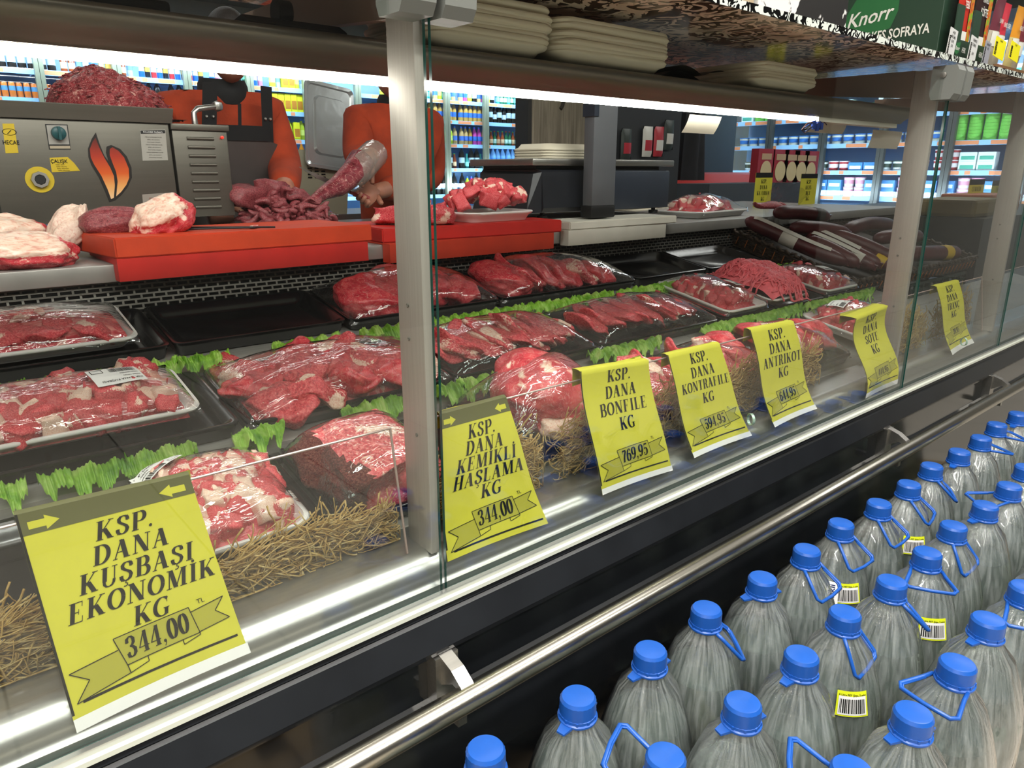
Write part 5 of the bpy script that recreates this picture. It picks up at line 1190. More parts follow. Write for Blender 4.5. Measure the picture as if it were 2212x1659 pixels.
def fridge(x, k, ax='Y', shz=SHZ, label='', pitch=.65):
    """one glazed door bay, 0.65 wide; front plane at local y=0, depth towards +y"""
    f = empty('drinks_fridge' if ax == 'Y' else 'dairy_fridge', (x, FYW, 0) if ax == 'Y' else (8.0, x, 0), (0, 0, 0 if ax == 'Y' else -PI/2), label, 'fridge', 'glazed fridge bays')
    b = MB(); w = pitch/2
    b.box((-w, .06, 0), (w, .66, .38)); b.box((-w, .06, 2.42), (w, .66, 2.6)); b.mat(1).box((-w, .62, .38), (w, .66, 2.42)); b.build('cabinet', [fr_body, fr_in], f)
    for z in shz:
        s = MB().box((-w+.01, .10, z-.012), (w-.01, .60, z)).build('shelf', fr_in, f)
        rl_ = MB().box((-w+.01, .085, z-.045), (w-.01, .10, z+.002)).build('price_rail', rail_b, f)
        rr = random.Random(k*31+int(z*100)); xx = -w+.02; b = MB()
        while xx < w-.12:
            ww = rr.choice((.05, .09, .16, .22)); 
            if rr.random() < .55: b.box((xx, .0838, z-.040), (min(w-.02, xx+ww), .085, z-.003))
            xx += ww+rr.choice((.01, .05, .1))
        if b.v: b.build('price_ticket', rail_o, rl_, fix=False)
    for s in (-1, 1): MB().box((s*(w-.02)-.018, .02, .36), (s*(w-.02)+.018, .075, 2.44)).build('door_frame', frame_m if ax == 'Y' else mat('fridge_frame_dark', '4c4c48', .4, .4), f)
    MB().add([(-w+.03, .045, .4), (w-.03, .045, .4), (w-.03, .045, 2.42), (-w+.03, .045, 2.42)], [(0, 1, 2, 3)]).build('glass_door', M['glass'], f)
    return f
DOORX = [.14+.65*i for i in range(-1, 12)]
for i, x in enumerate(DOORX): fridge(x+1.29-.65*2+.325-.14, i, label='%s glazed drinks fridge bay from the left on the back wall' % (['leftmost']+ordn[1:])[min(i, 14)])
# drinks: one mesh per kind and colour, one object per bottle
def drink(kind, c1, c2, c3):
    key = (kind, c1, c2, c3); m1, m2, m3 = [mat('drink_'+c, c, .28, var=.0) for c in (c1, c2, c3)]; b = MB()
    if kind == 'can': b.mat(0).lathe([(0, 0), (.022, 0), (.0265, .008), (.0265, .122), (.022, .132), (0, .132)], 10); b.mat(1).lathe([(.0268, .06), (.0268, .10)], 10, cap=False); b.mat(2).lathe([(.0225, .1325), (0, .1325)], 10)
    elif kind == 'pet': b.mat(0).lathe([(0, 0), (.034, 0), (.036, .02), (.036, .13), (.03, .165), (.014, .2), (.0125, .215)], 10); b.mat(1).lathe([(.0364, .05), (.0364, .11)], 10, cap=False); b.mat(2).lathe([(.014, .212), (.014, .232), (0, .232)], 10)
    elif kind == 'tall': b.mat(0).lathe([(0, 0), (.04, 0), (.043, .02), (.041, .10), (.043, .16), (.036, .20), (.014, .25), (.0125, .262)], 10); b.mat(1).lathe([(.0436, .07), (.0436, .14)], 10, cap=False); b.mat(2).lathe([(.015, .258), (.015, .28), (0, .28)], 10)
    elif kind == 'carton': b.mat(0).box((-.034, -.045, 0), (.034, .045, .19)); b.mat(1).box((-.030, -.0456, .03), (.030, -.045, .12)); b.mat(2).lathe([(.012, .19), (.012, .20), (0, .20)], 8)
    elif kind == 'glassb': b.mat(0).lathe([(0, 0), (.029, 0), (.03, .01), (.03, .10), (.014, .15), (.0125, .185)], 10); b.mat(1).lathe([(.0304, .03), (.0304, .085)], 10, cap=False); b.mat(2).lathe([(.0145, .183), (.0145, .193), (0, .193)], 10)
    me = b.mesh('drink_'+kind, [m1, m2, m3], 40); return me
KINDS = {
 'cola': ('pet', '16100e', 'b9c4d0', '1a1a1a'), 'energyo': ('can', 'd8702c', '5a8ab0', 'c8c8c8'), 'lime': ('pet', 'b9c832', 'd8e070', '2a62b0'), 'juiceb': ('pet', 'b88a3c', '3a6ab8', '2a5cc0'),
 'pink': ('pet', 'c8489a', '3a6ab8', '3560c8'), 'greenb': ('glassb', '1f5a3a', 'b8d8c8', 'b02020'), 'water': ('tall', '7aa8d8', '4a88d0', '2a6cd0'), 'darkt': ('tall', '1c1610', 'a8b8c0', '202020'), 'yellowc': ('carton', 'd8cc2a', 'b0702a', '3a9040'),
 'orange': ('tall', 'e08a1c', 'e8b040', 'd87018'), 'redc': ('can', 'b02c30', 'e8d8d0', 'c8c8c8'), 'bluec': ('can', '2458b8', 'c8d0e0', 'c8c8c8'), 'pinkc': ('can', 'b87088', 'd8b0b8', 'c8c8c8'), 'silverc': ('can', 'a8b4c0', '6888b0', 'c8c8c8'), 'yellcan': ('can', 'ccc01c', 'e8e088', 'c8c8c8'), 'greencan': ('can', '1c4a34', '68b088', 'c8c8c8'), 'blackcan': ('can', '14181c', 'c0903c', 'c8c8c8'), 'teal': ('glassb', '3a8a80', '88c8b8', '208878'), 'brown': ('glassb', '8a3c1c', 'd8b088', '40a050'), 'gold': ('pet', 'c8a068', '4a70c0', '3a68c8')}
DM = {k: drink(*v) for k, v in KINDS.items()}
NAMES = {'pet': 'soda_bottle', 'can': 'drink_can', 'tall': 'water_bottle_small', 'carton': 'juice_carton', 'glassb': 'glass_bottle'}
CN = {'cola': 'black cola bottle', 'energyo': 'slim orange can with blue print', 'lime': 'lime yellow soda bottle', 'juiceb': 'amber juice bottle with blue label', 'pink': 'pink drink bottle with blue cap', 'greenb': 'green glass bottle', 'water': 'clear blue water bottle', 'darkt': 'dark tall soda bottle', 'yellowc': 'yellow juice carton', 'orange': 'orange juice bottle', 'redc': 'red drink can', 'bluec': 'blue drink can', 'pinkc': 'pink drink can', 'silverc': 'silver drink can', 'yellcan': 'yellow drink can', 'greencan': 'dark green drink can', 'blackcan': 'black drink can', 'teal': 'teal mineral water bottle', 'brown': 'brown glass bottle', 'gold': 'golden drink bottle with blue label'}
shelfname = {0: 'bottom', 1: 'second', 2: 'third', 3: 'fourth', 4: 'fifth', 5: 'top'}
# planned content per shelf: list of (x from, x to, kinds)
PLAN = {
 5: [(.75, 1.40, ['cola']), (1.48, 2.10, ['brown', 'brown', 'silverc', 'bluec', 'pink', 'yellcan', 'blackcan']), (2.16, 2.76, ['bluec', 'blackcan', 'redc']), (2.85, 3.40, ['bluec', 'pinkc', 'silverc', 'yellcan', 'yellcan', 'greencan', 'greencan', 'redc']), (3.5, 4.1, ['lime', 'silverc', 'yellowc', 'yellowc']), (4.9, 6.0, ['lime', 'teal', 'teal', 'gold']), (6.1, 6.65, ['gold', 'pink', 'lime', 'cola']), (6.75, 7.2, ['teal', 'greenb'])],
 4: [(.75, 1.42, ['energyo']), (1.5, 2.1, ['cola', 'yellcan']), (2.2, 2.7, ['cola', 'redc']), (2.85, 3.4, ['bluec', 'pinkc', 'silverc', 'yellcan', 'yellcan', 'greencan', 'greencan']), (3.5, 4.1, ['yellowc']), (4.9, 6.0, ['juiceb']), (6.1, 6.5, ['juiceb']), (6.5, 7.2, ['darkt', 'cola'])],
 3: [(.75, 1.4, ['cola']), (2.85, 3.4, ['greencan', 'silverc', 'yellcan', 'yellcan', 'greencan']), (3.5, 4.1, ['yellowc', 'lime']), (4.9, 6.0, ['lime', 'lime', 'gold']), (6.1, 6.5, ['gold', 'gold', 'juiceb', 'pink', 'pink']), (6.5, 7.2, ['greenb', 'brown'])],
 2: [(2.85, 3.45, ['orange', 'orange', 'water']), (3.5, 4.1, ['orange', 'lime']), (4.9, 6.0, ['darkt', 'brown']), (6.1, 6.5, ['darkt', 'teal', 'darkt']), (6.55, 7.2, ['water'])],
 1: [(2.85, 3.5, ['orange']), (4.9, 6.0, ['darkt', 'lime']), (6.1, 6.5, ['darkt', 'lime', 'pink']), (6.55, 7.2, ['water'])]}
rr = random.Random(77); CNT = {}
for si, segs in PLAN.items():
    for xa, xb, ks in segs:
        x = xa; i = 0
        while x < xb:
            k = ks[i % len(ks)] if len(ks) > 2 else rr.choice(ks) if len(ks) == 2 and i % 3 else ks[0]; kind = KINDS[k][0]
            wd = {'can': .058, 'pet': .078, 'tall': .092, 'carton': .074, 'glassb': .066}[kind]
            o = inst(NAMES[kind], DM[k], None, (x+wd/2, FYW+.15+rr.uniform(-.008, .012), SHZ[si]+.0005), (0, 0, 0 if kind == 'carton' else rr.uniform(0, 6)))
            q_ = CNT.get((k, si), 0); CNT[(k, si)] = q_+1; tag(o, ('%s %s from the left, %s shelf, back wall' % (ordn[q_], CN[k], shelfname[si])) if q_ < 15 else '%s far along the %s shelf of the back wall fridges' % (CN[k], shelfname[si]), 'carton' if kind == 'carton' else ('can' if kind == 'can' else 'bottle'), CN[k]+'s, '+shelfname[si]+' shelf')
            x += wd; i += 1
# ------------------------------------------------------------------ dairy fridges on the right
DSH = [.55, .93, 1.20, 1.48, 1.76, 2.05]
for i in range(7): fridge(.15+.65*i+.325, 40+i, 'X', DSH, '%s dairy fridge bay from the near end, on the right' % ordn[i])
def tub(kind, c1, c2):
    m1, m2 = mat('dairy_'+c1, c1, .4), mat('dairy_'+c2, c2, .4); b = MB()
    if kind == 'tub': b.mat(0).lathe([(0, 0), (.046, 0), (.054, .09), (0, .09)], 12); b.mat(1).lathe([(.057, .09), (.057, .10), (0, .10)], 12); b.mat(1).lathe([(.0505, .03), (.0535, .07)], 12, cap=False)
    elif kind == 'box': b.mat(0).box((-.075, -.05, 0), (.075, .05, .085)); b.mat(1).box((-.06, -.051, .015), (.06, -.05, .05))
    elif kind == 'flat': b.mat(0).lathe([(0, 0), (.06, 0), (.062, .03), (0, .03)], 14); b.mat(1).lathe([(.05, .0305), (0, .031)], 14)
    return b.mesh('dairy_'+kind, [m1, m2], 40)
TUB = {'pinktub': (tub('tub', 'e8e6e2', 'd890a8'), 'white dairy tub with pink print', .118, .10), 'darktub': (tub('tub', 'e4e4e0', '2c3c30'), 'white-lidded dark green dairy tub', .118, .10), 'whitebox': (tub('box', 'e0e8e6', '50a890'), 'white cheese box with green print', .158, .086), 'greenflat': (tub('flat', '78c050', 'c8e0a0'), 'flat green cheese tin', .13, .031), 'bluebox': (tub('box', '4888c8', 'e0e8f0'), 'blue dairy box', .16, .086), 'redtub': (tub('tub', 'b03038', 'e8d8d8'), 'red dairy tub', .118, .10), 'wheel': (tub('tub', 'e0dcc8', '3870b8'), 'round white cheese with blue label', .125, .10)}
DPL = {5: [(.3, 4.4, ['whitebox', 'pinktub'], 1)], 4: [(.3, 1.6, ['whitebox'], 2), (1.7, 4.4, ['greenflat', 'whitebox'], 2)], 3: [(.3, 1.5, ['bluebox', 'greenflat'], 1), (1.6, 2.1, ['greenflat', 'greenflat'], 4), (2.2, 4.4, ['wheel'], 1)], 2: [(.3, 1.6, ['darktub', 'pinktub', 'pinktub'], 2), (1.7, 2.2, ['whitebox', 'redtub'], 2), (2.3, 4.4, ['redtub', 'darktub', 'bluebox'], 1)], 1: [(.3, 4.4, ['bluebox', 'pinktub'], 2)]}
QC = {}
for si, segs in DPL.items():
    for ya, yb, ks, nst in segs:
        y = ya; i = 0
        while y < yb:
            k = ks[(i//2) % len(ks)]; me, lb, wd, h = TUB[k]
            QC.setdefault((k, si), [-1])[0] += 1
            for q in range(nst if h > .05 else nst*2):
                if DSH[si]+h*(q+1) > DSH[si]+.27: break
                tag(inst('cheese_box' if 'box' in k else ('cheese_tin' if 'flat' in k else 'dairy_tub'), me, None, (8.16, y+wd/2, DSH[si]+.0005+h*q), (0, 0, -PI/2)), ('%s %s from near end%s, %s shelf, right' % (ordn[min(14, QC[k, si][0])], lb, '' if nst == 1 and h > .05 else ', %s up' % ordn[q], shelfname[si])), 'dairy tub' if 'box' not in k else 'box', lb+' group, '+shelfname[si]+' shelf')
            y += wd+.004; i += 1
# ------------------------------------------------------------------ middle distance: wooden column, display rack, promo chest, packets
wood = NT('grey_wood'); p = wood.n('BsdfPrincipled', i_Roughness=.6); v = wood.coords((30, 30, 1.2)); n_ = wood.noise(v, 1.2, 4, .6, .8); wood.l(wood.ramp(n_, [(.3, lin('6b6152')), (.55, lin('948977')), (.8, lin('aca08c'))]), p.inputs['Base Color']); wood = wood.out(p.outputs[0])
c = empty('cladding_column', (3.18, 2.6, 0), label='grey wood clad column with a dark left edge behind the scale', cat='column')
MB().box((-.17, 0, 0), (.42, .10, 3)).build('wood_panel', wood, c); MB().box((-.20, -.005, 0), (-.17, .11, 3)).build('dark_edge', mat('dark_cladding', '2a2826', .6, var=.2), c)
b = MB(); pts = [(.07+.015*math.sin(k*1.1), -.006, 1.74-.02*k) for k in range(10)]; b.tube(pts, .012, 6); b.build('wall_ornament', mat('iron', '3a342c', .6), c, True)
dark = mat('rack_dark', '24262a', .6)
rk = empty('display_rack', (3.43, 2.2, 0), (0, 0, 0), 'dark rack hung with red and white packets and black clothing behind the scale', 'rack')
MB().box((.0, .1, 0), (.62, .16, 2.0)).build('back_panel', dark, rk); MB().box((.0, -.15, .82), (.62, .1, .85)).build('rack_shelf', dark, rk)
packm = mat('packet_red', 'b0303c', .4); packw = mat('packet_white', 'd0ccc4', .4); packd = mat('packet_dark', '2c3430', .5)
def packet(label, loc, w, h, m1, m2, rot=0):
    r = empty('hanging_packet', loc, (0, 0, rot), label, 'packet', 'packets hung on the dark rack')
    def fn(u, v, s=1): e = math.sin(PI*u)**.5*math.sin(PI*v)**.5; return ((u-.5)*w, -.002-s*.018*e, (v-.5)*h)
    b = MB().grid(lambda u, v: fn(u, v), 8, 8); b.grid(lambda u, v: fn(u, v, -.6), 8, 8); b.build('pouch', m1, r, 'all')
    MB().grid(lambda u, v: (fn(.15+.7*u, .2+.35*v)[0], fn(.15+.7*u, .2+.35*v)[1]-.001, fn(.15+.7*u, .2+.35*v)[2]), 6, 4).build('pouch_label', m2, r, 'all'); return r
for i, (x, z, m1, m2, lb) in enumerate(((1352, 312, packd, packm, 'dark pouch with red label, left on the rack'), (1398, 306, packw, packm, 'white pouch with red panels, rack middle'), (1422, 306, packm, packw, 'red pouch with white window, rack middle'), (1444, 292, packd, packw, 'green-black pouch with pale tag on the rack'))):
    packet(lb, atY(x, z, 2.282), .095, .18, m1, m2)
jk = mat('jacket_black', '12131a', .8, var=.3, vscale=12)
for i, (px, Y, w, h, lb) in enumerate((((1500, 275), 2.6, .26, .62, 'black jacket hanging on the rack behind the white paper tag'),)):
    P_ = atY(px[0], px[1], Y)
    def fn(u, v): return (P_.x+(u-.5)*w*(1-.25*v), Y+.03*math.sin(u*14)*(1-v)-.06*math.sin(PI*u), P_.z+(v-.6)*h)
    b = MB().grid(fn, 24, 12); b.grid(lambda u, v: (fn(u, v)[0], Y+.08, fn(u, v)[2]), 4, 4); tag(b.build('hanging_jacket', jk, None, 'all'), lb, 'jacket')
# promotion chest: red rim, ice-white glass top
rc = empty('freezer_chest', (5.0, 2.7, 0), label='red open-topped chest freezer with white frosted inside, past the scale', cat='freezer')
rm = mat('chest_red', 'b8281c', .35); MB().loft([[(-.85, -.1, .0), (.75, -.1, 0), (.75, .8, 0), (-.85, .8, 0)], [(-.85, -.15, 1.03), (.75, -.15, 1.03), (.75, .85, 1.03), (-.85, .85, 1.03)]]).build('chest_body', rm, rc)
MB().box((-.82, .05, 1.031), (.28, .8, 1.085), bev=.01).build('frost_tray', mat('frost', 'd8e6ea', .3, var=.25, vscale=40), rc)
b = MB().loft([[(.2, -.16, 1.03), (.2, .86, 1.03), (.2, .86, 1.06), (.2, -.16, 1.06)], [(.55, -.16, 1.12), (.55, .86, 1.12), (.55, .86, 1.17), (.55, -.16, 1.17)], [(.95, -.16, 1.15), (.95, .86, 1.15), (.95, .86, 1.185), (.95, -.16, 1.185)]]); b.build('chest_rim', rm, rc)
# shelf gondola with jars and red cracker boxes
g = empty('shop_gondola', (5.9, 3.9, 0), label='gondola of jars with green and white shelf edging behind the red chest', cat='shelf')
MB().box((-1.0, .0, 0), (1.9, .5, 1.12)).build('gondola_base', dark, g); MB().box((-1.0, .45, 1.12), (1.9, .5, 2.0)).build('gondola_back', mat('gondola_back', '30363a', .7), g)
b = MB(); b2 = MB()
for k in range(16): (b if k % 2 else b2).box((-1+.15*k, -.012, 1.08), (-.85+.15*k, 0, 1.14))
b.build('edge_green', mat('edge_green', '2a5a48', .5), g); b2.build('edge_white', mat('edge_white', 'b8c0bc', .5), g)
jar_me = None
for i, (c1, c2) in enumerate((('6a2a30', 'd0c8c0'), ('3a4a38', 'c8ccb8'), ('8a3040', 'c8b8b0'))):
    b = MB(); b.mat(0).lathe([(0, 0), (.045, 0), (.047, .01), (.047, .10), (.038, .115)], 10); b.mat(1).lathe([(.04, .115), (.04, .135), (0, .135)], 10); b.mat(1).lathe([(.0476, .03), (.0476, .08)], 10, cap=False); me = b.mesh('jar', [mat('jar_'+c1, c1, .3), mat('jar_'+c2, c2, .4)], 40)
    for k in range(i, 15, 3): tag(inst('jar', me, None, (4.98+.115*k, 4.0, 1.1205)), ['dark red', 'olive green', 'crimson'][i]+' jar on the gondola behind the red chest', 'jar', ['dark red', 'olive', 'crimson'][i]+' jars on the gondola')
def red_box(px, Y, w, h, lb, face=True):
    P_ = atY(px[0], px[1], Y); r = empty('cracker_box', (P_.x, Y, P_.z), label=lb, cat='box', group='red boxes behind the counter')
    MB().box((-w/2, 0, 0), (w/2, .06, h)).build('carton', mat('box_red', '9c2030', .45), r); MB().lathe([(0, 0), (w*.32, 0), (w*.34, .003), (0, .003)], 18, Matrix.Translation((0, -.0005, h*.34)) @ Matrix.Rotation(PI/2, 4, 'X')).build('printed_biscuit', mat('biscuit', 'cdb98c', .5), r)
    MB().box((-w*.3, -.002, h*.68), (w*.3, 0, h*.86)).build('printed_band', mat('band_cream', 'b89a78', .5), r)
for i, x in enumerate((1651, 1682, 1706, 1727, 1748)): red_box((x, 394), 2.2, .215, .235, '%s red box with a round biscuit picture, left to right' % ordn[i])
tag(MB().box((4.2, 2.15, 0), (5.6, 2.46, atY(1690, 394, 2.2).z-.001)).build('low_counter', mat('low_counter', '3c4044', .5)), 'dark low counter carrying the red biscuit boxes', 'counter')
# far yellow cards on the neighbouring counter
nb = empty('cheese_counter', (5.4, .35, 0), label='continuation of the glazed counter beyond the sausage basket', cat='meat counter')
MB().box((-.9, .25, .62), (1.4, 1.5, .95)).build('counter_body', mat('counter_dark', '22282a', .4), nb); MB().add([(-.9, .24, .95), (1.4, .24, .95), (1.4, .24, 1.2), (-.9, .24, 1.2)], [(0, 1, 2, 3)]).build('glass_screen', M['glass'], nb)
MB().box((-.9, .3, .952), (-.5, .6, 1.05), bev=.02).build('cheese_block', mat('cheese', '6a5a30', .5), nb); MB().box((-.3, .4, .952), (.2, .7, 1.06), bev=.01).build('cheese_carton', mat('carton_brown', '9a5a40', .5), nb)
def far_card(px, Y, w, h, lines, lb):
    P_ = atY(px[0], px[1], Y); r = empty('price_card', (P_.x, Y, P_.z), label=lb, cat='price card', group='far yellow price cards')
    MB().box((-w/2, 0, -h/2), (w/2, .002, h/2)).build('card_sheet', mat('yellow_far', 'b8b02c', .6), r); b = MB(); b.box((-w/2, -.0006, h*.38), (w/2, 0, h*.5))
    for k, ln in enumerate(lines):
        gp, W_ = didone(ln, h*.10, 0, .1, .9); kk = min(1, w*.86/W_)
        for q in gp: b.add([(x*kk, -.0012, y+h*(.24-.145*k)) for x, y in q], [tuple(range(len(q)))])
    b.build('card_print', M['ink'], r, fix=False)
far_card((1648, 417), 1.45, .17, .215, ['KSP.', 'DANA', 'KAVURMA', 'KG'], 'yellow card at the far counter above the sausages, left of two')
far_card((1745, 417), 1.45, .19, .22, ['KSP.', 'KUZU', 'BUT', 'KG'], 'yellow card at the far counter above the sausages, right of two')
far_card((2104, 437), .95, .27, .29, ['ÇEMALDI', 'TAM YAĞLI'.replace('Ğ', 'G'), 'BEYAZ', 'PEYNİR', 'KG'], 'dim yellow cheese card seen between the far posts')
far_card((2150, 437), .95, .24, .29, ['TAM', 'YAGLI', 'KG'], 'half hidden yellow cheese card beside the last post')
# ------------------------------------------------------------------ the two butchers
def skin_body(name, nodes, edges, m, parent, levels=2):
    me = bpy.data.meshes.new(name); me.from_pydata([n[0] for n in nodes], edges, []); o = bpy.data.objects.new(name, me); COL.objects.link(o)
    sk = o.modifiers.new('s', 'SKIN'); sk.use_smooth_shade = True; o.modifiers.new('u', 'SUBSURF').levels = levels
    lay = me.skin_vertices[0] if me.skin_vertices else None
    for i, n in enumerate(nodes):
        r = n[1]; lay.data[i].radius = r if isinstance(r, tuple) else (r, r)
    lay.data[0].use_root = True
    dg = bpy.context.evaluated_depsgraph_get(); dg.update(); me2 = bpy.data.meshes.new_from_object(o.evaluated_get(dg)); bpy.data.objects.remove(o)
    me2.materials.clear(); me2.materials.append(m); me2.polygons.foreach_set('use_smooth', [True]*len(me2.polygons)); return inst(name, me2, parent)
def head_mesh(hair):
    bm = bmesh.new(); bmesh.ops.create_uvsphere(bm, u_segments=32, v_segments=24, radius=1)
    for v in bm.verts:
        x, y, z = v.co; f = max(0, -y); c = Vector((x*.077, y*.098, z*.118))
        if z < 0: c.x *= 1-.28*(-z)**1.5; c.y += .012*z
        c.y -= .010*f*math.exp(-((z+.75)/.25)**2)                                        # chin
        c.y -= .026*math.exp(-(x/.16)**2-((z+.12)/.22)**2)*(f > .3)                       # nose
        c.y += .012*math.exp(-((abs(x)-.38)/.16)**2-((z-.12)/.13)**2)*(f > .3)            # eye sockets
        c.y -= .006*math.exp(-(x/.3)**2-((z+.48)/.07)**2)*(f > .3)                        # lips
        c.x += math.copysign(.016, x)*math.exp(-((z+.0)/.22)**2-((y-.12)/.10)**2)*(abs(x) > .85)  # ears
        v.co = c
    me = bpy.data.meshes.new('head'); bm.to_mesh(me); bm.free(); me.materials.append(M['skin']); me.materials.append(hair); me.polygons.foreach_set('use_smooth', [True]*len(me.polygons))
    for p in me.polygons:
        c = p.center
        if c.z > .045+.35*max(0, -c.y)*(1 if c.y < 0 else 0) and not (c.y < -.05 and c.z < .075) or (c.y > .03 and c.z > -.045): p.material_index = 1
    return me
def hand_mesh(curl=.8, m=None):
    """open palm pointing along -z from the wrist, palm facing -y, thumb on +x side"""
    b = MB(); b.loft([[(-.028, -.012, 0), (.028, -.012, 0), (.028, .012, 0), (-.028, .012, 0)], [(-.040, -.013, -.05), (.040, -.013, -.05), (.040, .013, -.05), (-.040, .013, -.05)], [(-.039, -.011, -.088), (.039, -.011, -.088), (.039, .011, -.088), (-.039, .011, -.088)]])
    for i, (x, l) in enumerate(((.030, .070), (.010, .078), (-.010, .074), (-.029, .058))):
        pts = []; p = Vector((x, 0, -.08)); a = 0
        for k in range(5): pts.append(p.copy()); a += curl*(.35 if k else .15); p = p+Vector((x*.04, -math.sin(a), -math.cos(a)))*l/4
        b.tube(pts, [.0098, .0095, .009, .0082, .0065], 8)
    pts = []; p = Vector((.034, -.002, -.025)); d = Vector((.75, -.25, -.6)).normalized()
    for k in range(4): pts.append(p.copy()); p = p+d*.022; d = (d+Vector((-.25, -.25*curl, -.15))).normalized()
    b.tube(pts, [.012, .0115, .0105, .008], 8)
    return b.mesh('hand', m or M['skin'], 'all')
def orient(o, pos, down, front):
    """place a hand: its -z along down, -y towards front"""
    z = -Vector(down).normalized(); y = -Vector(front); y = (y-z*y.dot(z)).normalized(); x = y.cross(z); o.matrix_basis = Matrix.Translation(pos) @ Matrix((x, y, z)).transposed().to_4x4()
orange = mat('orange_fleece', 'a03410', .9, var=.18, vscale=14, bump=.25, bscale=120); trouser = mat('trouser_black', '16161a', .8); apron = mat('apron_grey', '4a4240', .5, var=.1); black_c = mat('black_cloth', '0d0d10', .8); hair = mat('hair_dark', '1a120e', .6, bump=.4, bscale=200); shoe = mat('shoe_black', '0c0c0c', .5)
def butcher(x, y, label, sh, el_r, wr_r, el_l, wr_l, head_tilt, hd_off, lean, bare_r=True, lower=0.):
    """local frame: front is -y; joints given in local metres"""
    r = empty('person', (x, y, 0), label=label, cat='person', group='butchers behind the counter')
    hip = Vector((0, .06, .92-lower)); ch = Vector((0, .06-lean*.55, 1.22-lower)); nk = Vector((0, .06-lean, 1.43-lower)); nt = nk+Vector((0, -.02-lean*.25, .075))
    SR, SL_ = nk+Vector((-sh, .01, -.035)), nk+Vector((sh, .01, -.035))
    nodes = [(hip, (.14, .10)), (ch, (.145, .10)), (nk+Vector((0, 0, -.03)), (.085, .07)), (nt, .056), (SR, .068), (Vector(el_r), .048), (Vector(wr_r), .033), (SL_, .068), (Vector(el_l), .048), (Vector(wr_l), .033),
             (Vector((-.10, .06, .86-lower)), .098), (Vector((-.11, .05, .48)), .062), (Vector((-.11, .08, .08)), .045), (Vector((.10, .06, .86-lower)), .098), (Vector((.11, .05, .48)), .062), (Vector((.11, .08, .08)), .045)]
    edges = [(0, 1), (1, 2), (2, 3), (2, 4), (4, 5), (5, 6), (2, 7), (7, 8), (8, 9), (0, 10), (10, 11), (11, 12), (0, 13), (13, 14), (14, 15)]
    skin_body('body', nodes, edges, M['skin'], r)
    h = inst('head', head_mesh(hair), r, nt+Vector((hd_off[0], -.02+hd_off[1], .105)), (head_tilt, 0, hd_off[2]))
    for s in (-1, 1): inst('eye', MB().lathe([(0, -.011), (.008, -.008), (.011, 0), (.008, .008), (0, .011)], 10).mesh('eye', mat('eye_white', 'd8d0c8', .2), True), h, (s*.030, -.084, .014))
    up = lambda rad, k: tuple(q+k for q in rad) if isinstance(rad, tuple) else rad+k
    cl = lambda a, b_, t_: Vector(a).lerp(Vector(b_), t_)
    jn = [(hip, (.17, .135)), (ch, (.182, .142)), (nk+Vector((0, 0, -.03)), (.122, .105)), (nk+Vector((0, -.005, .035)), .074), (SR, .088), (Vector(el_r), .068), (cl(el_r, wr_r, .35 if bare_r else .88), .058), (SL_, .088), (Vector(el_l), .068), (cl(el_l, wr_l, .86), .052), (hip+Vector((0, 0, -.12)), (.17, .135))]
    skin_body('jacket', jn, [(0, 1), (1, 2), (2, 3), (2, 4), (4, 5), (5, 6), (2, 7), (7, 8), (8, 9), (0, 10)], orange, r)
    tn = [(Vector((0, .06, .88-lower)), (.16, .125))]+[(Vector((s*.10, .06, .82-lower)), .115) for s in (-1, 1)]+[(Vector((s*.11, .05, .48)), .085) for s in (-1, 1)]+[(Vector((s*.11, .08, .09)), .07) for s in (-1, 1)]
    skin_body('trousers', tn, [(0, 1), (0, 2), (1, 3), (2, 4), (3, 5), (4, 6)], trouser, r)
    for s in (-1, 1): MB().loft([[(q[0]+s*.11, q[1], .0) for q in ((-.045, -.17), (.045, -.17), (.05, .12), (-.05, .12))], [(q[0]+s*.11, q[1], .07) for q in ((-.035, -.14), (.035, -.14), (.045, .12), (-.045, .12))], [(q[0]+s*.11, q[1], .12) for q in ((-.035, .0), (.035, .0), (.04, .12), (-.04, .12))]]).build('shoe', shoe, r, 30)
    b = MB().lathe([(.078, -.03), (.086, .0), (.083, .03), (.074, .05)], 20, Matrix.Translation(nk+Vector((0, -.008, .03))) @ Matrix.Rotation(lean*.9, 4, 'X'), cap=False); b.build('collar', black_c, r, 'all')
    return r, hip, ch, nk
r1, hip, ch, nk = butcher(.985, 2.04, 'first butcher in orange fleece and grey apron, bending over the meat heap', .165, (-.21, -.02, 1.17), (-.16, -.32, 1.10), (.175, -.14, 1.20), (.035, -.44, 1.135), .35, (0, -.03, 0), .12, bare_r=False)
def front(u, z, off):
    """point on the front of the leaning torso"""
    t_ = (z-.92)/(1.40-.92); yc = .06-.12*max(0, min(1.2, t_)); wx = .182; x = u
    return Vector((x, yc-off-.142*math.sqrt(max(.05, 1-(x/.24)**2)), z))
MB().grid(lambda u, v: front((u-.5)*(.40-.10*max(0, v-.55)), .50+.80*v+.02*math.cos((u-.5)*5)*v, .016), 16, 20).build('apron', apron, r1, 'all')
MB().grid(lambda u, v: front((u-.5)*.22, 1.30+.05*v, .020), 10, 3).build('apron_top', black_c, r1, 'all')
for s in (-1, 1):
    st = MB().grid(lambda u, v: front(s*(.105-.01*v)+(u-.5)*.045, 1.28+.20*v, .014), 3, 8).build('apron_strap', black_c, r1, 'all')
    for k in (-1, 1): p = front(s*.10+k*.010, 1.375, .019); MB().lathe([(0, 0), (.0055, 0), (.003, .003), (0, .003)], 10, Matrix.Translation(p) @ Matrix.Rotation(PI/2, 4, 'X')).build('stud', M['steel'], st, True)
MB().grid(lambda u, v: front((u-.5)*.012, 1.30+.12*v, .006), 1, 6).build('zip', black_c, r1, 'all')
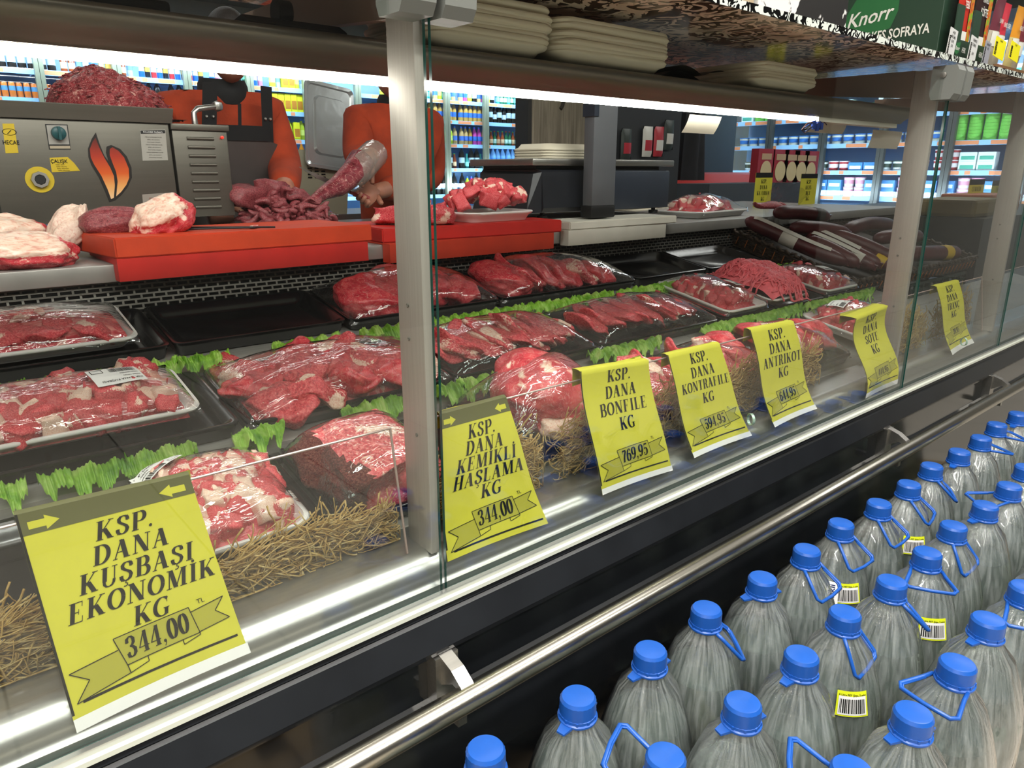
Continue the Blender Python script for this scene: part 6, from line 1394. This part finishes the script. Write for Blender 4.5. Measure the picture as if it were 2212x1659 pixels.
hl = inst('hand', hand_mesh(.9), r1); orient(hl, (.035, -.44, 1.145), (-.05, -.35, -.9), (0, -.9, .3))
hr = inst('hand', hand_mesh(.7), r1); orient(hr, (-.16, -.32, 1.11), (.1, -.45, -.9), (0, -.9, .3))
r2, hip, ch, nk = butcher(1.76, 2.08, 'second butcher in orange jacket lifting a strip of meat behind the near post', .17, (-.22, -.05, 1.24), (-.33, -.36, 1.255), (.21, .05, 1.16), (-.30, -.30, 1.12), .3, (-.05, -.02, .25), .06, bare_r=True)
glove = clear_mat('glove_film', (.9, .85, .82), 1.45, .15, haze=.25, hazecol='d8ccc0', bump=.6, bscale=30, fmul=1.5)
h1 = inst('hand', hand_mesh(1.0), r2); orient(h1, (-.335, -.37, 1.255), (-.75, -.15, -.55), (-.2, -.6, -.5))
g_ = MB().tube([(-.27, -.27, 1.255), (-.33, -.37, 1.26), (-.40, -.385, 1.21), (-.46, -.40, 1.155)], [.045, .052, .056, .04], 14); g_.build('plastic_glove', glove, r2, 'all')
h2 = inst('hand', hand_mesh(1.5), r2); orient(h2, (-.30, -.30, 1.135), (-.7, -.3, -.4), (-.3, -.8, .3))
MB().grid(lambda u, v: (-.055+(u-.5)*.05, -.085-.008*math.sin(PI*u), 1.345+(v-.5)*.05), 6, 6).build('badge', mat('badge_yellow', 'c8a020', .5), r2, 'all')
# what the second butcher holds
kn = empty('knife', (1.76-.37, 2.08-.34, 1.115), label='thin boning knife held low by the second butcher', cat='knife')
MB().tube([(.03, .01, -.02), (-.06, -.01, .012)], [.012, .010], 8).build('knife_handle', mat('knife_red', '8a1c18', .4), kn, True)
MB().loft([[(-.06, -.012, .022), (-.06, -.009, .022), (-.06, -.009, .000), (-.06, -.012, .0)], [(-.20, -.03, .075), (-.20, -.028, .075), (-.20, -.028, .060), (-.20, -.03, .060)], [(-.265, -.04, .098), (-.265, -.039, .098), (-.265, -.039, .096), (-.265, -.04, .096)]]).build('knife_blade', M['steel'], kn)
pts = [Vector((1.375, 1.71, 1.235)), Vector((1.32, 1.68, 1.19)), Vector((1.24, 1.65, 1.145)), Vector((1.17, 1.62, 1.125)), Vector((1.11, 1.58, 1.10)), Vector((1.08, 1.55, 1.085))]
tag(MB().tube(pts, [.05, .046, .036, .024, .018, .010], 12).build('meat_strip', M['meat_dark'], None, 'all'), 'long raw meat strip being pulled up from the heap by the gloved hand', 'meat')
# lidded steel pan and cream plastic box behind them
b = MB(); wv, hv = .27, .40
L = [rrect(wv, hv, .03, 0), rrect(wv, hv, .03, .006), rrect(wv-.03, hv-.03, .025, .006), rrect(wv-.05, hv-.05, .02, -.004), rrect(wv-.09, hv-.12, .03, -.004), rrect(wv-.11, hv-.14, .03, .012), rrect(wv-.16, hv-.2, .02, .012)]
b.loft(L); P_ = atY(712, 275, 2.6)
o = b.build('steel_lid', mat('lid_steel', 'cdd2d4', .18, .6, bump=.25, bscale=14), None, 40, P_, (PI/2-.1, .13, .1)); tag(o, 'shiny steel pan lid standing upright behind the butchers', 'lid')
P_ = atY(692, 380, 2.62); pb = empty('plastic_box', (P_.x, 2.62, P_.z), label='cream plastic tub with red and black print, below the steel lid', cat='tub')
MB().loft([[(-.13, 0, -.19), (.13, 0, -.19), (.13, .22, -.19), (-.13, .22, -.19)], [(-.16, -.02, .12), (.16, -.02, .12), (.16, .24, .12), (-.16, .24, .12)]]).build('tub', mat('tub_cream', 'b8b29a', .5), pb)
b = MB()
for k in range(3):
    for q in range(5): b.box((-.07+.035*k, -.016, .01+.014*q-.02), (-.05+.035*k, -.008, .017+.014*q-.02))
b.build('tub_print', M['ink'], pb)
tag(MB().box((1.1, 2.58, .95), (2.8, 3.1, .99)).box((1.1, 2.6, 0), (2.8, 3.05, .95)).build('rear_bench', M['steel']), 'steel bench behind the butchers carrying the cream tub', 'bench')
# ------------------------------------------------------------------ foam tray stacks on the canopy
def stack(px0, px1, n, lb, dz, seed, h=.022):
    a, c_ = atY(px0[0], px0[1], .155), atY(px1[0], px1[1], .155); w = c_.x-a.x; me = foam_tray_mesh(w, .21, h, 'foam_beige', .03); rr = random.Random(seed)
    bend = lambda x: .006*math.cos(x/w*PI)
    for v in me.vertices: v.co.z += bend(v.co.x)-.003
    for i in range(n):
        o = inst('foam_tray', me, None, ((a.x+c_.x)/2+rr.uniform(-.003, .003), .262+rr.uniform(-.004, .004), 1.3985+dz*i), (0, 0, rr.uniform(-.015, .015)))
        tag(o, '%s cream foam tray from the bottom, %s' % (ordn[i], lb), 'foam tray', 'foam trays stacked on the canopy')
stack((935, 95), (1205, 130), 9, 'left stack on the canopy', .0066, 1)
stack((1212, 135), (1455, 163), 8, 'middle stack on the canopy', .0066, 2)
stack((1640, 190), (1772, 208), 6, 'right stack on the canopy', .0062, 3)
b = MB().grid(lambda u, v: (1.20+.19*u, .19+.12*v, 1.3775+.014*math.sin(u*5)*math.sin(v*3+1)+.006*u), 16, 8); b.grid(lambda u, v: (1.24+.16*u, .18+.10*v, 1.385+.016*abs(math.sin(u*4+1))), 12, 6)
tag(b.build('paper_sheets', mat('dark_leaflet', '38342f', .5, var=.5, vscale=30), None, 'all'), 'crumpled dark leaflets on the canopy left of the right tray stack', 'leaflet')
rb = empty('red_bag', (1.15, .26, 1.376), label='small red and white plastic bag between the tray stacks on the canopy', cat='bag')
b = MB().grid(lambda u, v: (.0+.11*(u-.5)*(1-.3*v), .04*math.sin(v*3)-.02, .06*v*(1-.4*abs(u-.5))+.008*noise.noise(Vector((u*7, v*7, 2)))), 14, 10); b.build('bag_film', mat('bag_red', 'a82c30', .35), rb, 'all'); MB().box((-.04, -.03, 0), (-.015, -.01, .03)).build('paper_tag', M['paper'], rb)
# dark things lying on the canopy, left part
tag(MB().box((-.3, .2, 1.3745), (.30, .38, 1.392), bev=.004).build('black_tray_flat', M['black']), 'flat black board lying on the canopy at the upper left', 'board')
kb = empty('tape_dispenser', (.49, .24, 1.3745), label='black tape dispenser on the canopy just left of the near post', cat='tape dispenser')
MB().prism([(-.03, 0), (.05, 0), (.05, .016), (.0, .022), (-.02, .012)], -.09, .05).build('dispenser_body', M['black'], kb); MB().lathe([(.006, -.01), (.016, -.01), (.016, .01), (.006, .01)], 16, Matrix.Translation((-.03, .01, .032)) @ Matrix.Rotation(PI/2, 4, 'Y')).build('tape_roll', M['black'], kb, True)
_t = NT('slip_paper'); _d = _t.n('BsdfDiffuse'); _d.inputs[0].default_value = lin('ece4d2'); _l = _t.n('BsdfTranslucent'); _l.inputs[0].default_value = lin('ece4d2'); _m = _t.n('MixShader', i_Fac=.5); _t.l(_d.outputs[0], _m.inputs[1]); _t.l(_l.outputs[0], _m.inputs[2]); M['slip'] = _t.out(_m.outputs[0])
# white paper tags hanging from the canopy
for i, (q0, q1, lb) in enumerate((((1490, 247), (1556, 290), 'white paper slip hanging from the lamp, left of three'), ((1752, 262), (1826, 290), 'pale paper slip hanging from the lamp behind the blue connector'), ((1886, 280), (1944, 322), 'cream paper slip hanging near the right end of the lamp'))):
    a, c_ = atY(q0[0], q0[1], .235), atY(q1[0], q1[1], .235)
    b = MB().grid(lambda u, v: (a.x+(c_.x-a.x)*u-.012*v*(i == 0), .235+.01*v*v, a.z+(c_.z-a.z)*v), 4, 6); tag(b.build('paper_slip', M['slip'], None, 'all'), lb, 'paper slip', 'paper slips hung on the lamp')
P_ = atY(1765, 268, .2); cn = empty('cable_connector', P_, label='blue cable connector with looped wires dangling from the lamp end', cat='connector')
bm_ = mat('connector_blue', '1c3c8c', .4)
for k in range(5): MB().lathe([(0, -.009), (.005, -.009), (.0055, .008), (0, .008)], 10, Matrix.Translation((-.018+.010*k, .003*(k % 2), -.004*(k % 3)))).build('terminal', bm_, cn, True)
for k in range(3): MB().tube([(-.02, 0, .004), (-.05, 0, .0-.006*k), (-.07, .002, -.016), (-.055, .0, -.024+.004*k), (-.02, 0, -.006), (.03, 0, .008), (.05, .0, .0)], .0014, 5).build('wire', mat(['wire_brown', 'wire_blue', 'wire_black'][k], ['5a2c1c', '24448c', '181818'][k], .5), cn, True)
# ------------------------------------------------------------------ goods on the top shelf
ZT = 1.4745
kg = mat('carton_green', '14301f', .55); kl = mat('carton_green_bright', '1f5a30', .5); kw = mat('carton_white', 'c8c8c0', .6)
XB = 2.185
gx = empty('soup_carton', (XB, .0, ZT), label='dark green cardboard carton with white lettering on the top shelf', cat='carton')
MB().box((0, .07, 0), (.112, .43, .28), bev=.002).build('carton_body', kg, gx)
def side_text(parent, s, y, z, size, m, bold=.01, sx=.8, rot=0., x=-.0014, it=0.):
    v, f = sans(s, size, 'CENTER', bold, sx, it); b = MB(); ca, sa = math.cos(rot), math.sin(rot)
    b.add([(x, y-(p[0]*ca-p[1]*sa), z+p[0]*sa+p[1]*ca) for p in v], f); return b.build('carton_print', m, parent, fix=False)
b = MB(); b.add([(-.0006, y, z) for y, z in ((.33, .09), (.325, .15), (.30, .19), (.24, .205), (.185, .21), (.185, .14), (.20, .10), (.25, .085))], [tuple(range(8))]); b.build('brand_leaf', kl, gx, fix=False)
side_text(gx, 'Knorr', .262, .118, .052, kw, .012, .95, .10, -.0016, .35); side_text(gx, 'HERKES SOFRAYA', .195, .073, .034, kw, .02, .72, .02)
# black and white hide-patterned carton
def cow_mat():
    t = NT('hide_print'); p = t.n('BsdfPrincipled', i_Roughness=.5); n_ = t.noise(t.coords((1.4, 1.4, 1)), 5.5, 5, .6, .5); t.l(t.ramp(n_, [(.50, lin('0b0908')), (.515, lin('c4c4c2'))]), p.inputs['Base Color']); return t.out(p.outputs[0])
tag(MB().box((1.30, .05, ZT), (1.64, .40, ZT+.25), bev=.002).build('hide_carton', cow_mat()), 'black and white cow-hide patterned carton on the top shelf', 'carton')
tag(MB().box((1.05, .05, ZT), (1.285, .40, ZT+.25), bev=.002).build('beige_carton', mat('beige_carton', '9a8a70', .6)), 'beige carton left of the cow-hide carton on the top shelf', 'carton')
def ftext(parent, s, x, y, z, size, m, bold=.01, sx=.8, nm='print'): v, f = sans(s, size, 'CENTER', bold, sx); return MB().add([(x+p[0], y, z+p[1]) for p in v], f).build(nm, m, parent, fix=False)
def display(x0, w, top, words, m, mid, label):
    r = empty('display_carton', (x0, .035, ZT), label=label, cat='carton', group='green display cartons with soup packets'); MB().box((0, 0, 0), (w, .003, .055)).box((0, 0, .055), (w*.42, .003, .135)).box((0, .003, 0), (w, .034, .003)).build('carton_front', kg, r)
    MB().poly([(w*.16, -.0006, .022), (w*.20, -.0006, .045), (w*.44, -.0006, .050), (w*.42, -.0006, .026), (w*.3, -.0006, .018)]).build('brand_leaf', kl, r, fix=False); ftext(r, 'Knorr', w*.30, -.0012, .029, .014, kw, .012, .8, 'carton_print'); ftext(r, 'HERK', w*.68, -.0012, .026, .018, kw, .015, .6, 'carton_print')
    q = empty('soup_packet', (x0+w*.5, .045, ZT+.003), label=mid, cat='packet', group='soup packets in the green cartons')
    MB().grid(lambda u, v: (w*(u-.35)*.85, -.004*math.sin(PI*u), .03+.17*v), 8, 8).grid(lambda u, v: (w*(u-.35)*.85, .010*math.sin(PI*u), .0+.2*v), 6, 6).build('pouch', m, q, 'all')
    def food():
        t = NT('food_print'); p = t.n('BsdfPrincipled', i_Roughness=.4); n_ = t.noise(t.coords(), 60, 3, .6, .8); t.l(t.ramp(n_, [(.35, lin('7a1c18')), (.48, lin('c05a20')), (.6, lin('5a9a28'))]), p.inputs['Base Color']); return t.out(p.outputs[0])
    MB().grid(lambda u, v: (w*(.30+.22*u), -.0055, .05+.15*v), 2, 6).build('food_print', food(), q, 'all'); 
    MB().grid(lambda u, v: (w*(-.1+.4*u), -.0058, .035+.04*v), 3, 2).build('white_panel', kw, q, 'all')
    for k, (t_, z, sz) in enumerate(words): ftext(q, t_, w*.10, -.0066, z, sz, kw, .012, .62, 'packet_print')
    return r
display(XB+.002, .112, .135, [('MERCİMEK', .158, .020), ('TEBİ', .130, .024)], mat('packet_red2', 'a8281c', .35), 'red soup packet with vegetables pictured in the first green carton', 'nearer green display carton front beside the large carton')
display(XB+.118, .125, .135, [('DOMATESLİ', .158, .012), ('KÖFTE', .125, .028)], mat('packet_brown', '2c1a1a', .35), 'dark brown packet marked KÖFTE in the second green carton', 'second green display carton front behind the white shelf tag')
tw = mat('shelf_tag_white', 'b8b8b6', .6); ty = mat('shelf_tag_yellow', 'd8d010', .5)
def shelf_tag(px, w, h, m, lb, lines, tilt=.12):
    P_ = atY(px[0], px[1], .012); r = empty('shelf_tag', P_, (0, tilt, 0), lb, 'price tag', 'price tags on the top shelf'); MB().box((-w/2, 0, -h/2), (w/2, .0012, h/2)).build('tag_card', m, r); b = MB()
    for k, t_ in enumerate(lines): v, f = sans(t_, h*.12, 'CENTER', .01, .7); b.add([(p[0], -.0008, p[1]+h*(.34-.14*k)) for p in v], f)
    rr = random.Random(int(px[0])); z = -h*.4
    while z < h*.25: bw = rr.choice((.001, .0018)); b.box((-w*.46, -.0008, z), (-w*.30, -.0002, z+bw)); z += bw+rr.choice((.0012, .002))
    b.build('tag_print', M['ink'], r, fix=False)
shelf_tag((2056, 96), .050, .072, tw, 'white price tag between the two green cartons', ['HAZIR', 'MERCİMEK', 'KÖFTE', '32,95']); shelf_tag((2101, 113), .055, .075, tw, 'white price tag at the right end of the green cartons', ['DOMATES', 'ÇORBASI', '', '26,90']); shelf_tag((2131, 118), .045, .065, mat('tag_grey', '85858c', .6), 'greyish price tag left of the yellow tags', ['BAHARAT', '12,95'])
shelf_tag((2160, 105), .085, .050, ty, 'bright yellow tag on a spice packet, left of two', ['KARABİBER'], .1); shelf_tag((2192, 112), .080, .046, ty, 'bright yellow tag on a spice packet, right of two', ['PUL BİBER'], .1)
tag(MB().box((2.46, .012, ZT), (3.6, .022, ZT+.014)).build('wood_strip', mat('brown_strip', '6a4a2c', .6)), 'brown edging strip under the spice packets', 'strip')
for i, (c1, c2, t_) in enumerate((('5a2430', 'a8a090', 'SUMAK'), ('b02838', 'a8a090', 'KIRMIZI BİBER'), ('c08020', 'b8a870', 'KEREFİL'), ('6a2830', '988c78', 'PUL BİBER'), ('4a3028', '988c78', 'KARABİBER'), ('3a4a30', '988c78', 'KEKİK'), ('7a2a28', 'a08c70', 'BİBER'))):
    q = empty('spice_packet', (2.51+.088*i, .06+.012*(i % 2), ZT), (.08, 0, 0), 'spice packet marked %s, %s from the left' % (t_, ordn[i]), 'packet', 'spice packets on the top shelf')
    def fn(u, v, s=1): return ((u-.5)*.084*(1-.12*v), -s*.012*math.sin(PI*u)*math.sin(PI*min(1, v*1.1)), .003+.19*v)
    MB().grid(lambda u, v: fn(u, v*.55), 8, 6).grid(lambda u, v: fn(u, v, -1), 8, 8).build('clear_pouch', mat('pouch_'+c2, c2, .3), q, 'all')
    MB().grid(lambda u, v: fn(u, .55+.45*v), 8, 6).build('header_card', mat('spice_'+c1, c1, .5), q, 'all'); ftext(q, t_, 0, -.014, .128, .016, kw, .012, .55, 'packet_print')
    MB().grid(lambda u, v: (fn(.15+.7*u, .34+.2*v)[0], fn(.15+.7*u, .34+.2*v)[1]-.0012, fn(0, .34+.2*v)[2]), 6, 3).build('pouch_label', kw, q, 'all')
